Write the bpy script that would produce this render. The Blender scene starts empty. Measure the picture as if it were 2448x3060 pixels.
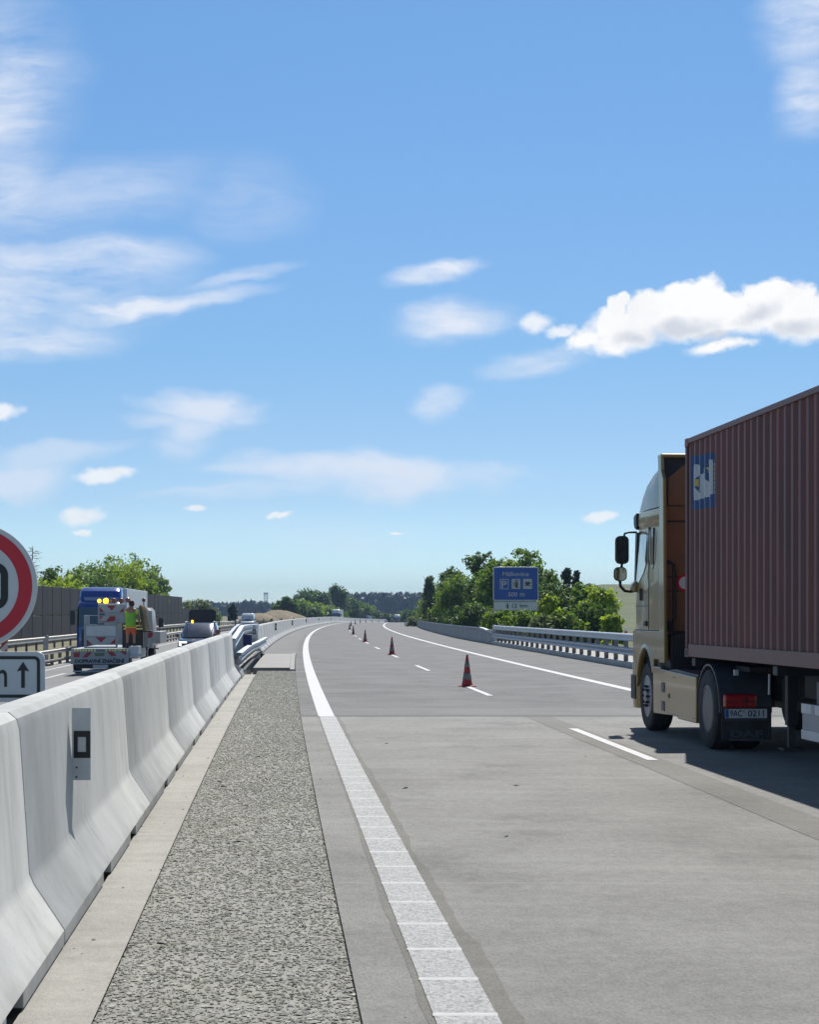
import bpy, bmesh, math, random
import numpy as np
from mathutils import Vector, Matrix
R_ = math.radians
SC = bpy.context.scene
COL = SC.collection

# ------------------------------------------------------------------ camera
F_PX, W_PX, H_PX, HOR, EYE = 5500.0, 2448.0, 3060.0, 1835.0, 1.7
cd = bpy.data.cameras.new('camera'); cam = bpy.data.objects.new('camera', cd); COL.objects.link(cam)
cam.location = (0, 0, EYE); cam.rotation_euler = (math.pi/2, 0, 0)
cd.sensor_fit = 'HORIZONTAL'; cd.sensor_width = 36.0; cd.lens = 36.0*F_PX/W_PX
cd.shift_y = (HOR-H_PX/2)/W_PX
cd.clip_start = 0.1; cd.clip_end = 9000
SC.camera = cam

# ------------------------------------------------------------------ sun, exposure
SUN_EL, SUN_AZ = 49.0, 8.5                     # azimuth to the right of straight ahead (+Y)
sl = bpy.data.lights.new('sun', 'SUN'); sl.energy = 4.6; sl.angle = R_(0.53); sl.color = (1.0, .96, .90)
sun = bpy.data.objects.new('sun', sl); COL.objects.link(sun)
_d = Vector((math.sin(R_(SUN_AZ))*math.cos(R_(SUN_EL)), math.cos(R_(SUN_AZ))*math.cos(R_(SUN_EL)), math.sin(R_(SUN_EL))))
sun.rotation_euler = _d.to_track_quat('Z', 'Y').to_euler()
SC.view_settings.view_transform = 'Standard'; SC.view_settings.look = 'None'
SC.view_settings.exposure = 0.05; SC.view_settings.gamma = 1.0
SC.view_settings.use_curve_mapping = False
SC.cycles.max_bounces = 6; SC.cycles.diffuse_bounces = 3; SC.cycles.glossy_bounces = 3; SC.cycles.transmission_bounces = 3; SC.cycles.volume_bounces = 0
SC.cycles.sample_clamp_indirect = 6.0

# ------------------------------------------------------------------ node helpers
class NT:
    def __init__(s, tree): s.t = tree
    def n(s, typ, **kw):
        nd = s.t.nodes.new(typ)
        for k, v in kw.items():
            if k == 'inp':
                for a, b in v.items():
                    if isinstance(b, bpy.types.NodeSocket): s.t.links.new(b, nd.inputs[a])
                    else: nd.inputs[a].default_value = b
            else: setattr(nd, k, v)
        return nd
    def math(s, op, a, b=0.0, c=0.0, clamp=False):
        return s.n('ShaderNodeMath', operation=op, use_clamp=clamp, inp={0: a, 1: b, 2: c}).outputs[0]
    def smooth(s, x, a, b):
        m = s.n('ShaderNodeMapRange', interpolation_type='SMOOTHSTEP', inp={0: x, 1: a, 2: b, 3: 0.0, 4: 1.0})
        return m.outputs[0]
    def mixc(s, f, a, b, blend='MIX'):
        m = s.n('ShaderNodeMix', data_type='RGBA', blend_type=blend)
        for i, v in ((0, f), (6, a), (7, b)):
            if isinstance(v, bpy.types.NodeSocket): s.t.links.new(v, m.inputs[i])
            else: m.inputs[i].default_value = v
        return m.outputs[2]
    def noise(s, vec, scale, detail=4.0, rough=.55):
        return s.n('ShaderNodeTexNoise', inp={'Vector': vec, 'Scale': scale, 'Detail': detail, 'Roughness': rough}).outputs[0]
    def scaled(s, vec, sc, rot=(0, 0, 0), loc=(0, 0, 0)):
        return s.n('ShaderNodeMapping', inp={'Vector': vec, 'Scale': sc, 'Rotation': rot, 'Location': loc}).outputs[0]

def c4(c, k=1.0): return (c[0]*k, c[1]*k, c[2]*k, 1.0)

# ------------------------------------------------------------------ sky with clouds (by world direction)
w = bpy.data.worlds.new('World'); SC.world = w; w.use_nodes = True
w.cycles.sampling_method = 'MANUAL'; w.cycles.sample_map_resolution = 512
T = NT(w.node_tree); w.node_tree.nodes.clear()
wo = T.n('ShaderNodeOutputWorld'); bg = T.n('ShaderNodeBackground', inp={'Strength': 1.0})
w.node_tree.links.new(bg.outputs[0], wo.inputs[0])
sky = T.n('ShaderNodeTexSky', sky_type='NISHITA', sun_disc=False, sun_elevation=R_(SUN_EL), sun_rotation=R_(SUN_AZ),
          altitude=450.0, air_density=1.0, dust_density=.25, ozone_density=2.2)
SKY_STR = 0.105
tc = T.n('ShaderNodeTexCoord'); sep = T.n('ShaderNodeSeparateXYZ', inp={0: tc.outputs['Generated']})
# white balance of the air: deeper blue low in the sky ahead, paler at the horizon
rp_ = T.n('ShaderNodeValToRGB', inp={0: sep.outputs[2]}); el_ = rp_.color_ramp.elements
for i_, (p_, c_) in enumerate(((0.0, (.78, 1.03, 1.25)), (.0245, (.72, .96, 1.25)), (.061, (.59, .75, .99)), (.097, (.57, .71, .90)), (.142, (.53, .72, .885)), (.202, (.56, .755, .92)), (.307, (.57, .82, .985)), (.40, (.62, .80, .90)), (.7, (.84, .80, .72)))):
    e_ = el_[i_] if i_ < 2 else el_.new(p_); e_.position = p_; e_.color = (c_[0]*.8, c_[1]*.8, c_[2]*.8, 1)
grade = rp_.outputs[0]
skyc = T.mixc(1.0, sky.outputs[0], grade, 'MULTIPLY')
skyc = T.mixc(1.0, skyc, (SKY_STR*1.25, SKY_STR*1.25, SKY_STR*1.25, 1), 'MULTIPLY')
dy = T.math('MAXIMUM', sep.outputs[1], .02)
uu = T.math('DIVIDE', sep.outputs[0], dy); vv = T.math('DIVIDE', sep.outputs[2], dy)
uv = T.n('ShaderNodeCombineXYZ', inp={0: uu, 1: vv}).outputs[0]
front = T.smooth(sep.outputs[1], .15, .4)
def warp(vec, sc, amt, stretch=(1, 1, 1)):
    nz = T.n('ShaderNodeTexNoise', inp={'Vector': T.scaled(vec, stretch), 'Scale': sc, 'Detail': 6.0, 'Roughness': .6}).outputs[1]
    d = T.n('ShaderNodeVectorMath', operation='SUBTRACT', inp={0: nz, 1: (.5, .5, .5)}).outputs[0]
    d = T.n('ShaderNodeVectorMath', operation='MULTIPLY', inp={0: d, 1: (amt, amt*.7, 0)}).outputs[0]
    return T.n('ShaderNodeVectorMath', operation='ADD', inp={0: vec, 1: d}).outputs[0]
def ell(vec, px, py, rx, ry, rot=0.0):
    """1 at the centre of an ellipse of sky (angles given in units of the photo's pixels), 0 at its rim"""
    m = T.n('ShaderNodeMapping', vector_type='TEXTURE', inp={'Vector': vec, 'Location': ((px-1224)/F_PX, (HOR-py)/F_PX, 0),
            'Rotation': (0, 0, R_(rot)), 'Scale': (rx/F_PX, ry/F_PX, 1)}).outputs[0]
    ln = T.n('ShaderNodeVectorMath', operation='LENGTH', inp={0: m}).outputs['Value']
    return T.math('SUBTRACT', 1.0, ln)
def union(lst):
    o = lst[0]
    for a in lst[1:]: o = T.math('MAXIMUM', o, a)
    return o
# thin streaky cloud
uvw = warp(uv, 7.0, .06, (1, 2.0, 1))
streak = T.n('ShaderNodeTexNoise', inp={'Vector': T.scaled(uvw, (9, 46, 1), (0, 0, R_(-8))), 'Scale': 1.0, 'Detail': 8.0, 'Roughness': .6}).outputs[0]
patch = T.noise(T.scaled(uv, (9, 15, 1), loc=(3.1, 1.7, 0)), 1.0, 6.0, .6)
cir = [(-60, 280, 300, 340, 0, 1.0), (-60, 560, 340, 170, 0, .9), (230, 590, 460, 120, 12, .6), (60, 850, 560, 170, 4, 1.0), (310, 780, 330, 80, 6, 1.0),
       (400, 905, 420, 40, 4, 1.3), (0, 1000, 420, 90, 3, 1.0), (720, 580, 220, 130, 0, .3), (700, 830, 220, 30, 10, .7), (1300, 820, 170, 42, 14, 1.15),
       (1350, 960, 210, 62, 10, 1.15), (2420, 60, 170, 140, 0, .95), (2440, 260, 130, 150, 0, .9), (540, 1310, 130, 80, 20, .8), (760, 1480, 280, 36, 3, .7),
       (1330, 1200, 90, 50, 10, .9), (900, 1600, 420, 60, 0, .35), (1580, 1085, 170, 42, 8, 1.1)]
acc = None
for px, py, rx, ry, rot, st in cir:
    e = T.math('MULTIPLY', T.smooth(ell(uvw, px, py, rx*1.2, ry*1.25, rot), 0.0, .8), st)
    acc = e if acc is None else T.math('MAXIMUM', acc, e)
fibre = T.n('ShaderNodeTexNoise', inp={'Vector': T.scaled(uvw, (34, 210, 1), (0, 0, R_(-11))), 'Scale': 1.0, 'Detail': 6.0, 'Roughness': .65}).outputs[0]
tex = T.math('ADD', T.math('MULTIPLY_ADD', streak, .8, T.math('MULTIPLY', patch, .5)), T.math('MULTIPLY', fibre, .30))
alpha_ci = T.math('MULTIPLY', acc, T.smooth(tex, .48, 1.08), clamp=True)
# broad soft sheets
sof = [(590, 1225, 230, 70, -2, .95), (540, 1290, 130, 80, 10, .75), (470, 1265, 190, 44, 6, .6), (1100, 1420, 500, 66, -2, .95), (1180, 1450, 300, 56, -3, .85), (820, 1400, 300, 34, 3, .6),
       (40, 1440, 190, 70, 0, .75), (150, 1370, 260, 34, 4, .55), (640, 1480, 280, 22, 6, .45), (1500, 1420, 120, 30, -6, .35)]
sb = T.noise(T.scaled(uvw, (22, 40, 1), (0, 0, R_(-4))), 1.0, 7.0, .6)
acs = None
for px, py, rx, ry, rot, st in sof:
    e = T.math('MULTIPLY_ADD', T.math('SUBTRACT', sb, .5), 1.5, ell(uvw, px, py, rx*1.12, ry*1.15, rot))
    e = T.math('MULTIPLY', T.smooth(e, .0, .85), st)
    acs = e if acs is None else T.math('MAXIMUM', acs, e)
alpha_ci = T.math('MAXIMUM', alpha_ci, T.math('MULTIPLY', acs, .86))
# heaped cloud
uvc = warp(warp(uv, 16.0, .022), 60.0, .010)
cum = [(1760, 1000, 85, 40, 25), (1815, 965, 70, 52, 15), (1838, 925, 30, 42, 0), (1862, 893, 26, 20, 20), (1880, 995, 160, 62, 8), (1960, 940, 90, 66, 0), (2070, 905, 130, 66, 8), (2150, 925, 120, 62, 0),
       (2060, 985, 230, 52, 0), (2230, 960, 190, 62, 0), (2300, 890, 100, 62, 0), (2380, 925, 130, 70, -10), (2420, 975, 150, 62, 0), (2150, 1040, 150, 22, 6), (2520, 975, 190, 60, 0), (2330, 862, 52, 32, 0)]
cum_s = [(1595, 960, 62, 34, 12), (315, 1422, 95, 26, 6), (242, 1538, 80, 24, 3), (236, 1578, 30, 12, 10), (582, 1518, 42, 10, 0), (850, 1540, 36, 10, 0),
         (1778, 1546, 60, 17, 8), (1180, 1590, 24, 8, 0), (0, 1228, 62, 32, 14), (1690, 985, 50, 22, 10)]
fb = T.noise(uvc, 34.0, 7.0, .64)
vo = T.n('ShaderNodeTexVoronoi', feature='F1', inp={'Vector': uvc, 'Scale': 58.0, 'Detail': 2.0, 'Roughness': .5}).outputs['Distance']
rag = T.math('MULTIPLY_ADD', T.math('SUBTRACT', .90, vo), .42, T.math('MULTIPLY', T.math('SUBTRACT', fb, .5), .95))
db = union([ell(uvc, a*1.0, b, c*1.12, d*1.18, e) for a, b, c, d, e in cum])
ds = union([ell(uvc, a, b, c*1.15, d*1.2, e) for a, b, c, d, e in cum_s])
db2 = T.math('ADD', rag, db); ds2 = T.math('MULTIPLY_ADD', rag, 1.1, ds)
a_b = T.smooth(db2, -.02, T.math('MULTIPLY_ADD', T.smooth(vv, .150, .168), -.30, .62)); a_s = T.math('MULTIPLY', T.smooth(ds2, .0, .7), .8)
alpha_cu = T.math('MAXIMUM', a_b, a_s)
core = union([ell(uvc, a, b, c, d, e) for a, b, c, d, e in [(2020, 990, 190, 46, 4), (2270, 945, 120, 50, 25), (2130, 1010, 150, 30, 0), (2390, 985, 110, 40, 0), (1890, 1005, 80, 30, 0)]])
shade = T.math('MULTIPLY', T.smooth(T.math('MULTIPLY_ADD', rag, .9, core), -.05, .9), .8)
shade = T.math('MAXIMUM', shade, T.math('MULTIPLY', T.smooth(T.noise(uvc, 27.0, 6.0), .48, .75), .22))
cu_col = T.mixc(shade, (1.0, 1.0, 1.0, 1), (.58, .63, .72, 1))
ci_col = (.80, .85, .95, 1)
skyc = T.mixc(T.math('MULTIPLY', alpha_ci, front), skyc, ci_col)
skyc = T.mixc(T.math('MULTIPLY', alpha_cu, front), skyc, cu_col)
w.node_tree.links.new(skyc, bg.inputs[0])

# ------------------------------------------------------------------ materials
MATS = {}
def newmat(name):
    m = bpy.data.materials.new(name); m.use_nodes = True; m.node_tree.nodes.clear(); MATS[name] = m
    return m, NT(m.node_tree)
def mat(name, col, rough=.6, metal=0.0, var=.12, scale=6.0, bump=0.0, bscale=60.0, coat=0.0, spec=.5, stretch=(1, 1, 1), emit=0.0, dirt=None, dscale=1.2):
    m, t = newmat(name)
    out = t.n('ShaderNodeOutputMaterial'); b = t.n('ShaderNodeBsdfPrincipled')
    m.node_tree.links.new(b.outputs[0], out.inputs[0])
    co = t.scaled(t.n('ShaderNodeTexCoord').outputs['Object'], stretch)
    nz = t.noise(co, scale, 5.0, .6)
    f = t.smooth(nz, .25, .75)
    base = t.mixc(f, c4(col, 1-var), c4([min(1, x*(1+var)) for x in col]))
    if dirt:
        nd = t.noise(co, dscale, 6.0, .65)
        base = t.mixc(t.math('MULTIPLY', t.smooth(nd, .48, .75), dirt[3]), base, c4(dirt))
    m.node_tree.links.new(base, b.inputs['Base Color'])
    b.inputs['Metallic'].default_value = metal
    m.node_tree.links.new(t.math('MULTIPLY_ADD', nz, .18, max(0.02, rough-.09)), b.inputs['Roughness'])
    b.inputs['Specular IOR Level'].default_value = spec
    if coat: b.inputs['Coat Weight'].default_value = coat; b.inputs['Coat Roughness'].default_value = .06
    if bump:
        bn = t.n('ShaderNodeBump', inp={'Height': t.noise(co, bscale, 5.0, .6), 'Strength': bump, 'Distance': .02})
        m.node_tree.links.new(bn.outputs[0], b.inputs['Normal'])
    if emit:
        b.inputs['Emission Color'].default_value = c4(col); b.inputs['Emission Strength'].default_value = emit
    return m
def glassmat(name, col, rough=.04):
    m, t = newmat(name)
    out = t.n('ShaderNodeOutputMaterial'); b = t.n('ShaderNodeBsdfPrincipled', inp={'Base Color': c4(col), 'Roughness': rough, 'Specular IOR Level': .9, 'Coat Weight': 1.0})
    m.node_tree.links.new(b.outputs[0], out.inputs[0]); return m
def roadmat(name, a, b_, joints=0.0, rough=.75, grain=1.0, streak=.5, spec=.35):
    m, t = newmat(name)
    out = t.n('ShaderNodeOutputMaterial'); b = t.n('ShaderNodeBsdfPrincipled', inp={'Specular IOR Level': spec})
    m.node_tree.links.new(b.outputs[0], out.inputs[0])
    co = t.n('ShaderNodeTexCoord').outputs['Object']
    big = t.smooth(t.noise(t.scaled(co, (.6, .45, 1)), 1.0, 6.0, .62), .3, .7)
    cross = t.noise(t.scaled(co, (.5, 3.2, 1), loc=(4, 2, 0)), 1.0, 6.0, .65)
    fine = t.noise(t.scaled(co, (62, 24, 60)), 1.0, 4.0, .75)
    mid = t.noise(t.scaled(co, (13, 7, 12)), 1.0, 5.0, .7)
    f = t.math('ADD', t.math('MULTIPLY', big, .34), t.math('MULTIPLY', t.smooth(cross, .3, .7), .30*streak))
    f = t.math('ADD', f, t.math('MULTIPLY', t.smooth(fine, .25, .75), .36*grain))
    f = t.math('ADD', f, t.math('MULTIPLY', t.smooth(mid, .3, .7), .26), clamp=True)
    base = t.mixc(f, c4(a), c4(b_))
    spk = t.n('ShaderNodeTexVoronoi', inp={'Vector': co, 'Scale': 34.0})
    base = t.mixc(t.math('MULTIPLY', t.math('LESS_THAN', spk.outputs['Distance'], .10), .55*grain), base, c4(a, .45))
    stain = t.noise(t.scaled(co, (.8, .5, 1), loc=(9, 5, 0)), 1.0, 8.0, .72)
    base = t.mixc(t.math('MULTIPLY', t.smooth(stain, .52, .70), .5), base, c4(a, .85))
    pale = t.noise(t.scaled(co, (.35, 1.1, 1), loc=(2, 7, 0)), 1.0, 6.0, .65)
    base = t.mixc(t.math('MULTIPLY', t.smooth(pale, .55, .75), .3), base, c4(b_, 1.12))
    if joints:
        sp = t.n('ShaderNodeSeparateXYZ', inp={0: co})
        yy = t.math('MULTIPLY_ADD', sp.outputs[0], .01, sp.outputs[1])
        fr = t.math('FRACT', t.math('DIVIDE', t.math('ADD', yy, 3.45), joints))
        ln = t.math('LESS_THAN', fr, .024/joints)
        base = t.mixc(t.math('MULTIPLY', ln, .4), base, c4(b_, 1.25))
    m.node_tree.links.new(base, b.inputs['Base Color'])
    m.node_tree.links.new(t.math('MULTIPLY_ADD', fine, .2, rough-.1), b.inputs['Roughness'])
    h = t.math('ADD', t.math('MULTIPLY', fine, 1.0), t.math('MULTIPLY', mid, .8))
    bn = t.n('ShaderNodeBump', inp={'Height': h, 'Strength': .6*grain, 'Distance': .012})
    m.node_tree.links.new(bn.outputs[0], b.inputs['Normal'])
    return m
def concretemat(name, a, b_, dark=.55, bump=.18, sc=1.0):
    m, t = newmat(name)
    out = t.n('ShaderNodeOutputMaterial'); b = t.n('ShaderNodeBsdfPrincipled', inp={'Specular IOR Level': .3, 'Roughness': .8})
    m.node_tree.links.new(b.outputs[0], out.inputs[0])
    tcn = t.n('ShaderNodeTexCoord'); co = tcn.outputs['Object']
    rnd = t.n('ShaderNodeObjectInfo').outputs['Random']
    off = t.n('ShaderNodeCombineXYZ', inp={0: t.math('MULTIPLY', rnd, 31.0), 1: t.math('MULTIPLY', rnd, 17.0)}).outputs[0]
    co = t.n('ShaderNodeVectorMath', operation='ADD', inp={0: co, 1: off}).outputs[0]
    big = t.smooth(t.noise(t.scaled(co, (1.3*sc, 1.3*sc, .7*sc)), 1.0, 6.0, .6), .28, .72)
    run = t.noise(t.scaled(co, (9*sc, 9*sc, .9*sc)), 1.0, 5.0, .65)      # rain streaks down the face
    fine = t.noise(co, 70.0, 4.0, .65)
    base = t.mixc(big, c4(a), c4(b_))
    wet = t.smooth(t.noise(t.scaled(co, (.9*sc, .9*sc, .25*sc), loc=(11, 4, 8)), 1.0, 4.0, .6), .42, .66)
    base = t.mixc(t.math('MULTIPLY', t.math('MULTIPLY', t.smooth(run, .48, .70), wet), dark*1.0), base, c4(a, .66))
    base = t.mixc(t.math('MULTIPLY', t.smooth(fine, .3, .7), .16), base, c4(a, .7))
    blot = t.noise(t.scaled(co, (2.6*sc, 2.6*sc, 1.6*sc), loc=(5, 1, 3)), 1.0, 7.0, .68)
    base = t.mixc(t.math('MULTIPLY', t.smooth(blot, .52, .72), dark*.55), base, c4(a, .62))
    hgt = t.n('ShaderNodeSeparateXYZ', inp={0: tcn.outputs['Object']}).outputs[2]
    grime = t.math('MULTIPLY', t.smooth(t.math('ADD', hgt, t.math('MULTIPLY', t.math('SUBTRACT', blot, .5), .35)), .16, .02), dark*.7)
    base = t.mixc(grime, base, (.20, .185, .15, 1))
    pit = t.n('ShaderNodeTexVoronoi', inp={'Vector': co, 'Scale': 17.0})
    base = t.mixc(t.math('MULTIPLY', t.math('LESS_THAN', pit.outputs['Distance'], .06), .5), base, c4(a, .45))
    base = t.mixc(t.math('MULTIPLY_ADD', rnd, .16, 0.0), base, c4(a, .82))
    m.node_tree.links.new(base, b.inputs['Base Color'])
    bn = t.n('ShaderNodeBump', inp={'Height': t.math('ADD', fine, t.math('MULTIPLY', big, .7)), 'Strength': bump, 'Distance': .01})
    m.node_tree.links.new(bn.outputs[0], b.inputs['Normal'])
    return m
def leafmat(name, dark, light, trans=.38):
    m, t = newmat(name)
    out = t.n('ShaderNodeOutputMaterial')
    at = t.n('ShaderNodeAttribute', attribute_name='tint').outputs['Fac']
    base = t.mixc(at, c4(dark), c4(light))
    d = t.n('ShaderNodeBsdfPrincipled', inp={'Base Color': base, 'Roughness': .5, 'Specular IOR Level': .35})
    tr = t.n('ShaderNodeBsdfTranslucent', inp={'Color': t.mixc(.55, base, c4((light[0]*1.55, light[1]*1.7, light[2]*.7)))})
    mx = t.n('ShaderNodeMixShader', inp={0: trans, 1: d.outputs[0], 2: tr.outputs[0]})
    m.node_tree.links.new(mx.outputs[0], out.inputs[0]); return m

M_concrete_road = roadmat('brushed_concrete', (.105, .102, .092), (.318, .31, .284), joints=7.55, grain=1.6, streak=.5)
M_asphalt = roadmat('pale_asphalt', (.095, .094, .091), (.235, .231, .223), streak=1.4, grain=1.0, rough=.8, spec=.2)
M_asphalt_dark = roadmat('fresh_asphalt', (.10, .098, .095), (.185, .182, .176), streak=1.6)
M_asphalt_far = roadmat('old_asphalt', (.17, .168, .162), (.25, .246, .238), grain=.6)
M_band = roadmat('removed_marking', (.095, .090, .074), (.235, .226, .196), streak=.4, grain=1.6)
M_gutter = roadmat('gutter_concrete', (.23, .218, .188), (.45, .43, .38), streak=1.1, grain=1.3)
M_lip = roadmat('seam_tar', (.06, .058, .056), (.13, .127, .122), streak=1.5)
M_bed = roadmat('chipping_bed', (.16, .156, .13), (.42, .41, .36), grain=1.6)
M_slab = roadmat('slab_concrete', (.28, .275, .255), (.40, .39, .365), grain=.4)
M_line = mat('road_paint', (.52, .52, .505), .7, var=.25, scale=60, bump=.9, bscale=70, dirt=(.20, .198, .185, 1.0), dscale=48, spec=.25, stretch=(1, .5, 1))
M_rib = mat('rib_paint', (.60, .60, .585), .7, var=.1, scale=20, spec=.2)
M_line_new = mat('bright_road_paint', (.66, .66, .65), .65, var=.07, scale=12, spec=.25, dirt=(.45, .45, .44, .5), dscale=5)
M_barrier = concretemat('barrier_concrete', (.52, .525, .50), (.70, .70, .67))
M_barrier_r = concretemat('weathered_parapet', (.30, .31, .30), (.44, .45, .44), dark=1.2)
M_kerb = concretemat('kerb_concrete', (.42, .42, .40), (.55, .55, .53))
M_terrain = mat('dry_ground', (.19, .18, .10), .95, var=.3, scale=.15, bump=.3, bscale=3, dirt=(.12, .16, .05, .8), dscale=.05)
M_field = mat('field_grass', (.115, .135, .048), .95, var=.28, scale=.08, bump=.3, bscale=2, dirt=(.17, .165, .07, .7), dscale=.03)
M_verge = mat('pale_gravel', (.50, .47, .42), .95, var=.2, scale=3, bump=.5, bscale=20)
M_sand = mat('sand', (.31, .245, .155), .95, var=.2, scale=.7, bump=.6, bscale=2, dirt=(.15, .15, .07, .85), dscale=.35)
M_galv = mat('galvanised_steel', (.40, .44, .49), .42, metal=.7, var=.10, scale=4, dirt=(.30, .33, .36, .5), dscale=2)
M_galv_old = mat('weathered_steel', (.46, .43, .39), .5, metal=.5, var=.18, scale=2, dirt=(.25, .19, .15, .6), dscale=1)
M_post = mat('post_steel', (.16, .15, .14), .6, metal=.4, var=.2, scale=3)
M_black = mat('black_plastic', (.014, .015, .018), .42, var=.25, scale=5)
M_rubber = mat('tyre_rubber', (.022, .022, .024), .8, var=.25, scale=9, bump=.4, bscale=40, dirt=(.09, .085, .08, .5), dscale=5)
M_rim = mat('painted_rim', (.22, .235, .27), .38, metal=.55, var=.2, scale=6, dirt=(.10, .09, .08, .5), dscale=5)
M_rim_dark = mat('dull_rim', (.085, .09, .11), .45, metal=.4, var=.2, scale=4, dirt=(.05, .05, .05, .6), dscale=4)
M_chassis = mat('chassis_black', (.018, .019, .022), .55, var=.3, scale=4, dirt=(.06, .058, .055, .6), dscale=2)
M_white = mat('white_paint', (.78, .79, .79), .35, var=.04, scale=2, dirt=(.5, .5, .48, .4), dscale=1.5)
M_red = mat('red_paint', (.50, .018, .020), .4, var=.12, scale=4)
M_dkred = mat('red_reflective', (.36, .02, .03), .45, var=.12, scale=6)
M_refl = mat('white_reflective', (.44, .45, .45), .45, var=.08, scale=7, dirt=(.38, .38, .36, .4), dscale=3)
M_grey = mat('grey_painted_metal', (.33, .35, .37), .5, metal=.2, var=.12, scale=4, dirt=(.2, .2, .2, .4), dscale=2)
M_lgrey = mat('light_grey_metal', (.55, .57, .58), .45, metal=.2, var=.1, scale=4)
M_blue = mat('sign_blue', (.006, .07, .33), .4, var=.07, scale=2)
M_glass = glassmat('dark_glass', (.02, .027, .033))
M_bark = mat('bark', (.09, .07, .055), .9, var=.3, scale=8, bump=.6, bscale=30)
M_dead = mat('dead_wood', (.22, .20, .18), .9, var=.2, scale=8)

# ------------------------------------------------------------------ mesh helpers
class MB:
    def __init__(s): s.v = []; s.f = []; s.m = []; s.mi = 0
    def add(s, vs, fs, mi=None):
        o = len(s.v); s.v += [tuple(p) for p in vs]; s.f += [tuple(i+o for i in f) for f in fs]
        s.m += [s.mi if mi is None else mi]*len(fs); return s
    def box(s, x0, x1, y0, y1, z0, z1, mi=None):
        v = [(x0, y0, z0), (x1, y0, z0), (x1, y1, z0), (x0, y1, z0), (x0, y0, z1), (x1, y0, z1), (x1, y1, z1), (x0, y1, z1)]
        return s.add(v, [(0, 3, 2, 1), (4, 5, 6, 7), (0, 1, 5, 4), (1, 2, 6, 5), (2, 3, 7, 6), (3, 0, 4, 7)], mi)
    def cbox(s, c, d, mi=None): return s.box(c[0]-d[0]/2, c[0]+d[0]/2, c[1]-d[1]/2, c[1]+d[1]/2, c[2]-d[2]/2, c[2]+d[2]/2, mi)
    def prism(s, poly, axis, a, b, mi=None):
        """polygon given in the plane normal to axis, run from a to b"""
        def P(p, t): return {'x': (t, p[0], p[1]), 'y': (p[0], t, p[1]), 'z': (p[0], p[1], t)}[axis]
        n = len(poly); v = [P(p, a) for p in poly]+[P(p, b) for p in poly]
        fs = [tuple(range(n)), tuple(range(2*n-1, n-1, -1))]+[(i, i+n, (i+1) % n+n, (i+1) % n) for i in range(n)]
        return s.add(v, fs, mi)
    def tube(s, pts, r, n=8, mi=None, caps=True):
        pts = [Vector(p) for p in pts]; rs = r if isinstance(r, (list, tuple)) else [r]*len(pts)
        vs = []; up = Vector((0.13, .29, 1)).normalized()
        for i, p in enumerate(pts):
            d = (pts[min(i+1, len(pts)-1)]-pts[max(i-1, 0)]).normalized()
            u = up if abs(d.dot(up)) < .95 else Vector((1, 0, 0))
            a = d.cross(u).normalized(); b = d.cross(a).normalized()
            vs += [p+(a*math.cos(2*math.pi*k/n)+b*math.sin(2*math.pi*k/n))*rs[i] for k in range(n)]
        fs = []
        for i in range(len(pts)-1):
            for k in range(n): fs.append((i*n+k, i*n+(k+1) % n, (i+1)*n+(k+1) % n, (i+1)*n+k))
        if caps: fs += [tuple(range(n)), tuple(range(len(vs)-1, len(vs)-n-1, -1))]
        return s.add(vs, fs, mi)
    def lathe(s, prof, c=(0, 0, 0), axis='z', n=24, mi=None):
        vs = []; fs = []
        for r, h in prof:
            for k in range(n):
                a = 2*math.pi*k/n; u, v_ = r*math.cos(a), r*math.sin(a)
                p = {'z': (u, v_, h), 'x': (h, u, v_), 'y': (u, h, v_)}[axis]
                vs.append((c[0]+p[0], c[1]+p[1], c[2]+p[2]))
        m = len(prof)
        for i in range(m-1):
            for k in range(n): fs.append((i*n+k, i*n+(k+1) % n, (i+1)*n+(k+1) % n, (i+1)*n+k))
        if prof[0][0] > 1e-5: fs.append(tuple(range(n)))
        if prof[-1][0] > 1e-5: fs.append(tuple(range(m*n-1, m*n-n-1, -1)))
        return s.add(vs, fs, mi)
    def loft(s, rings, mi=None, caps=True):
        n = len(rings[0]); vs = [p for r in rings for p in r]; fs = []
        for i in range(len(rings)-1):
            for k in range(n): fs.append((i*n+k, i*n+(k+1) % n, (i+1)*n+(k+1) % n, (i+1)*n+k))
        if caps: fs += [tuple(range(n-1, -1, -1)), tuple(range((len(rings)-1)*n, len(rings)*n))]
        return s.add(vs, fs, mi)
    def xf(s, M, start=0):
        for i in range(start, len(s.v)): s.v[i] = tuple(M @ Vector(s.v[i]))
        return s
    def build(s, name, mats, parent=None, smooth=False, bevel=0.0, loc=None, rot=None, fix=True, auto=None):
        me = bpy.data.meshes.new(name); me.from_pydata(s.v, [], s.f); me.update()
        mats = mats if isinstance(mats, (list, tuple)) else [mats]
        for m in mats: me.materials.append(m)
        if len(mats) > 1: me.polygons.foreach_set('material_index', s.m)
        if fix:
            bm = bmesh.new(); bm.from_mesh(me); bmesh.ops.recalc_face_normals(bm, faces=bm.faces[:]); bm.to_mesh(me); bm.free()
        if smooth or auto: me.polygons.foreach_set('use_smooth', [True]*len(me.polygons))
        if auto: me.set_sharp_from_angle(angle=R_(auto))
        o = bpy.data.objects.new(name, me); COL.objects.link(o)
        if parent: o.parent = parent
        if loc is not None: o.location = loc
        if rot is not None: o.rotation_euler = rot
        if bevel:
            b = o.modifiers.new('bevel', 'BEVEL'); b.width = bevel; b.segments = 2; b.limit_method = 'ANGLE'; b.angle_limit = R_(35)
        return o
def tag(o, label=None, cat=None, group=None, kind=None):
    if label: o['label'] = label
    if cat: o['category'] = cat
    if group: o['group'] = group
    if kind: o['kind'] = kind
    return o
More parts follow.
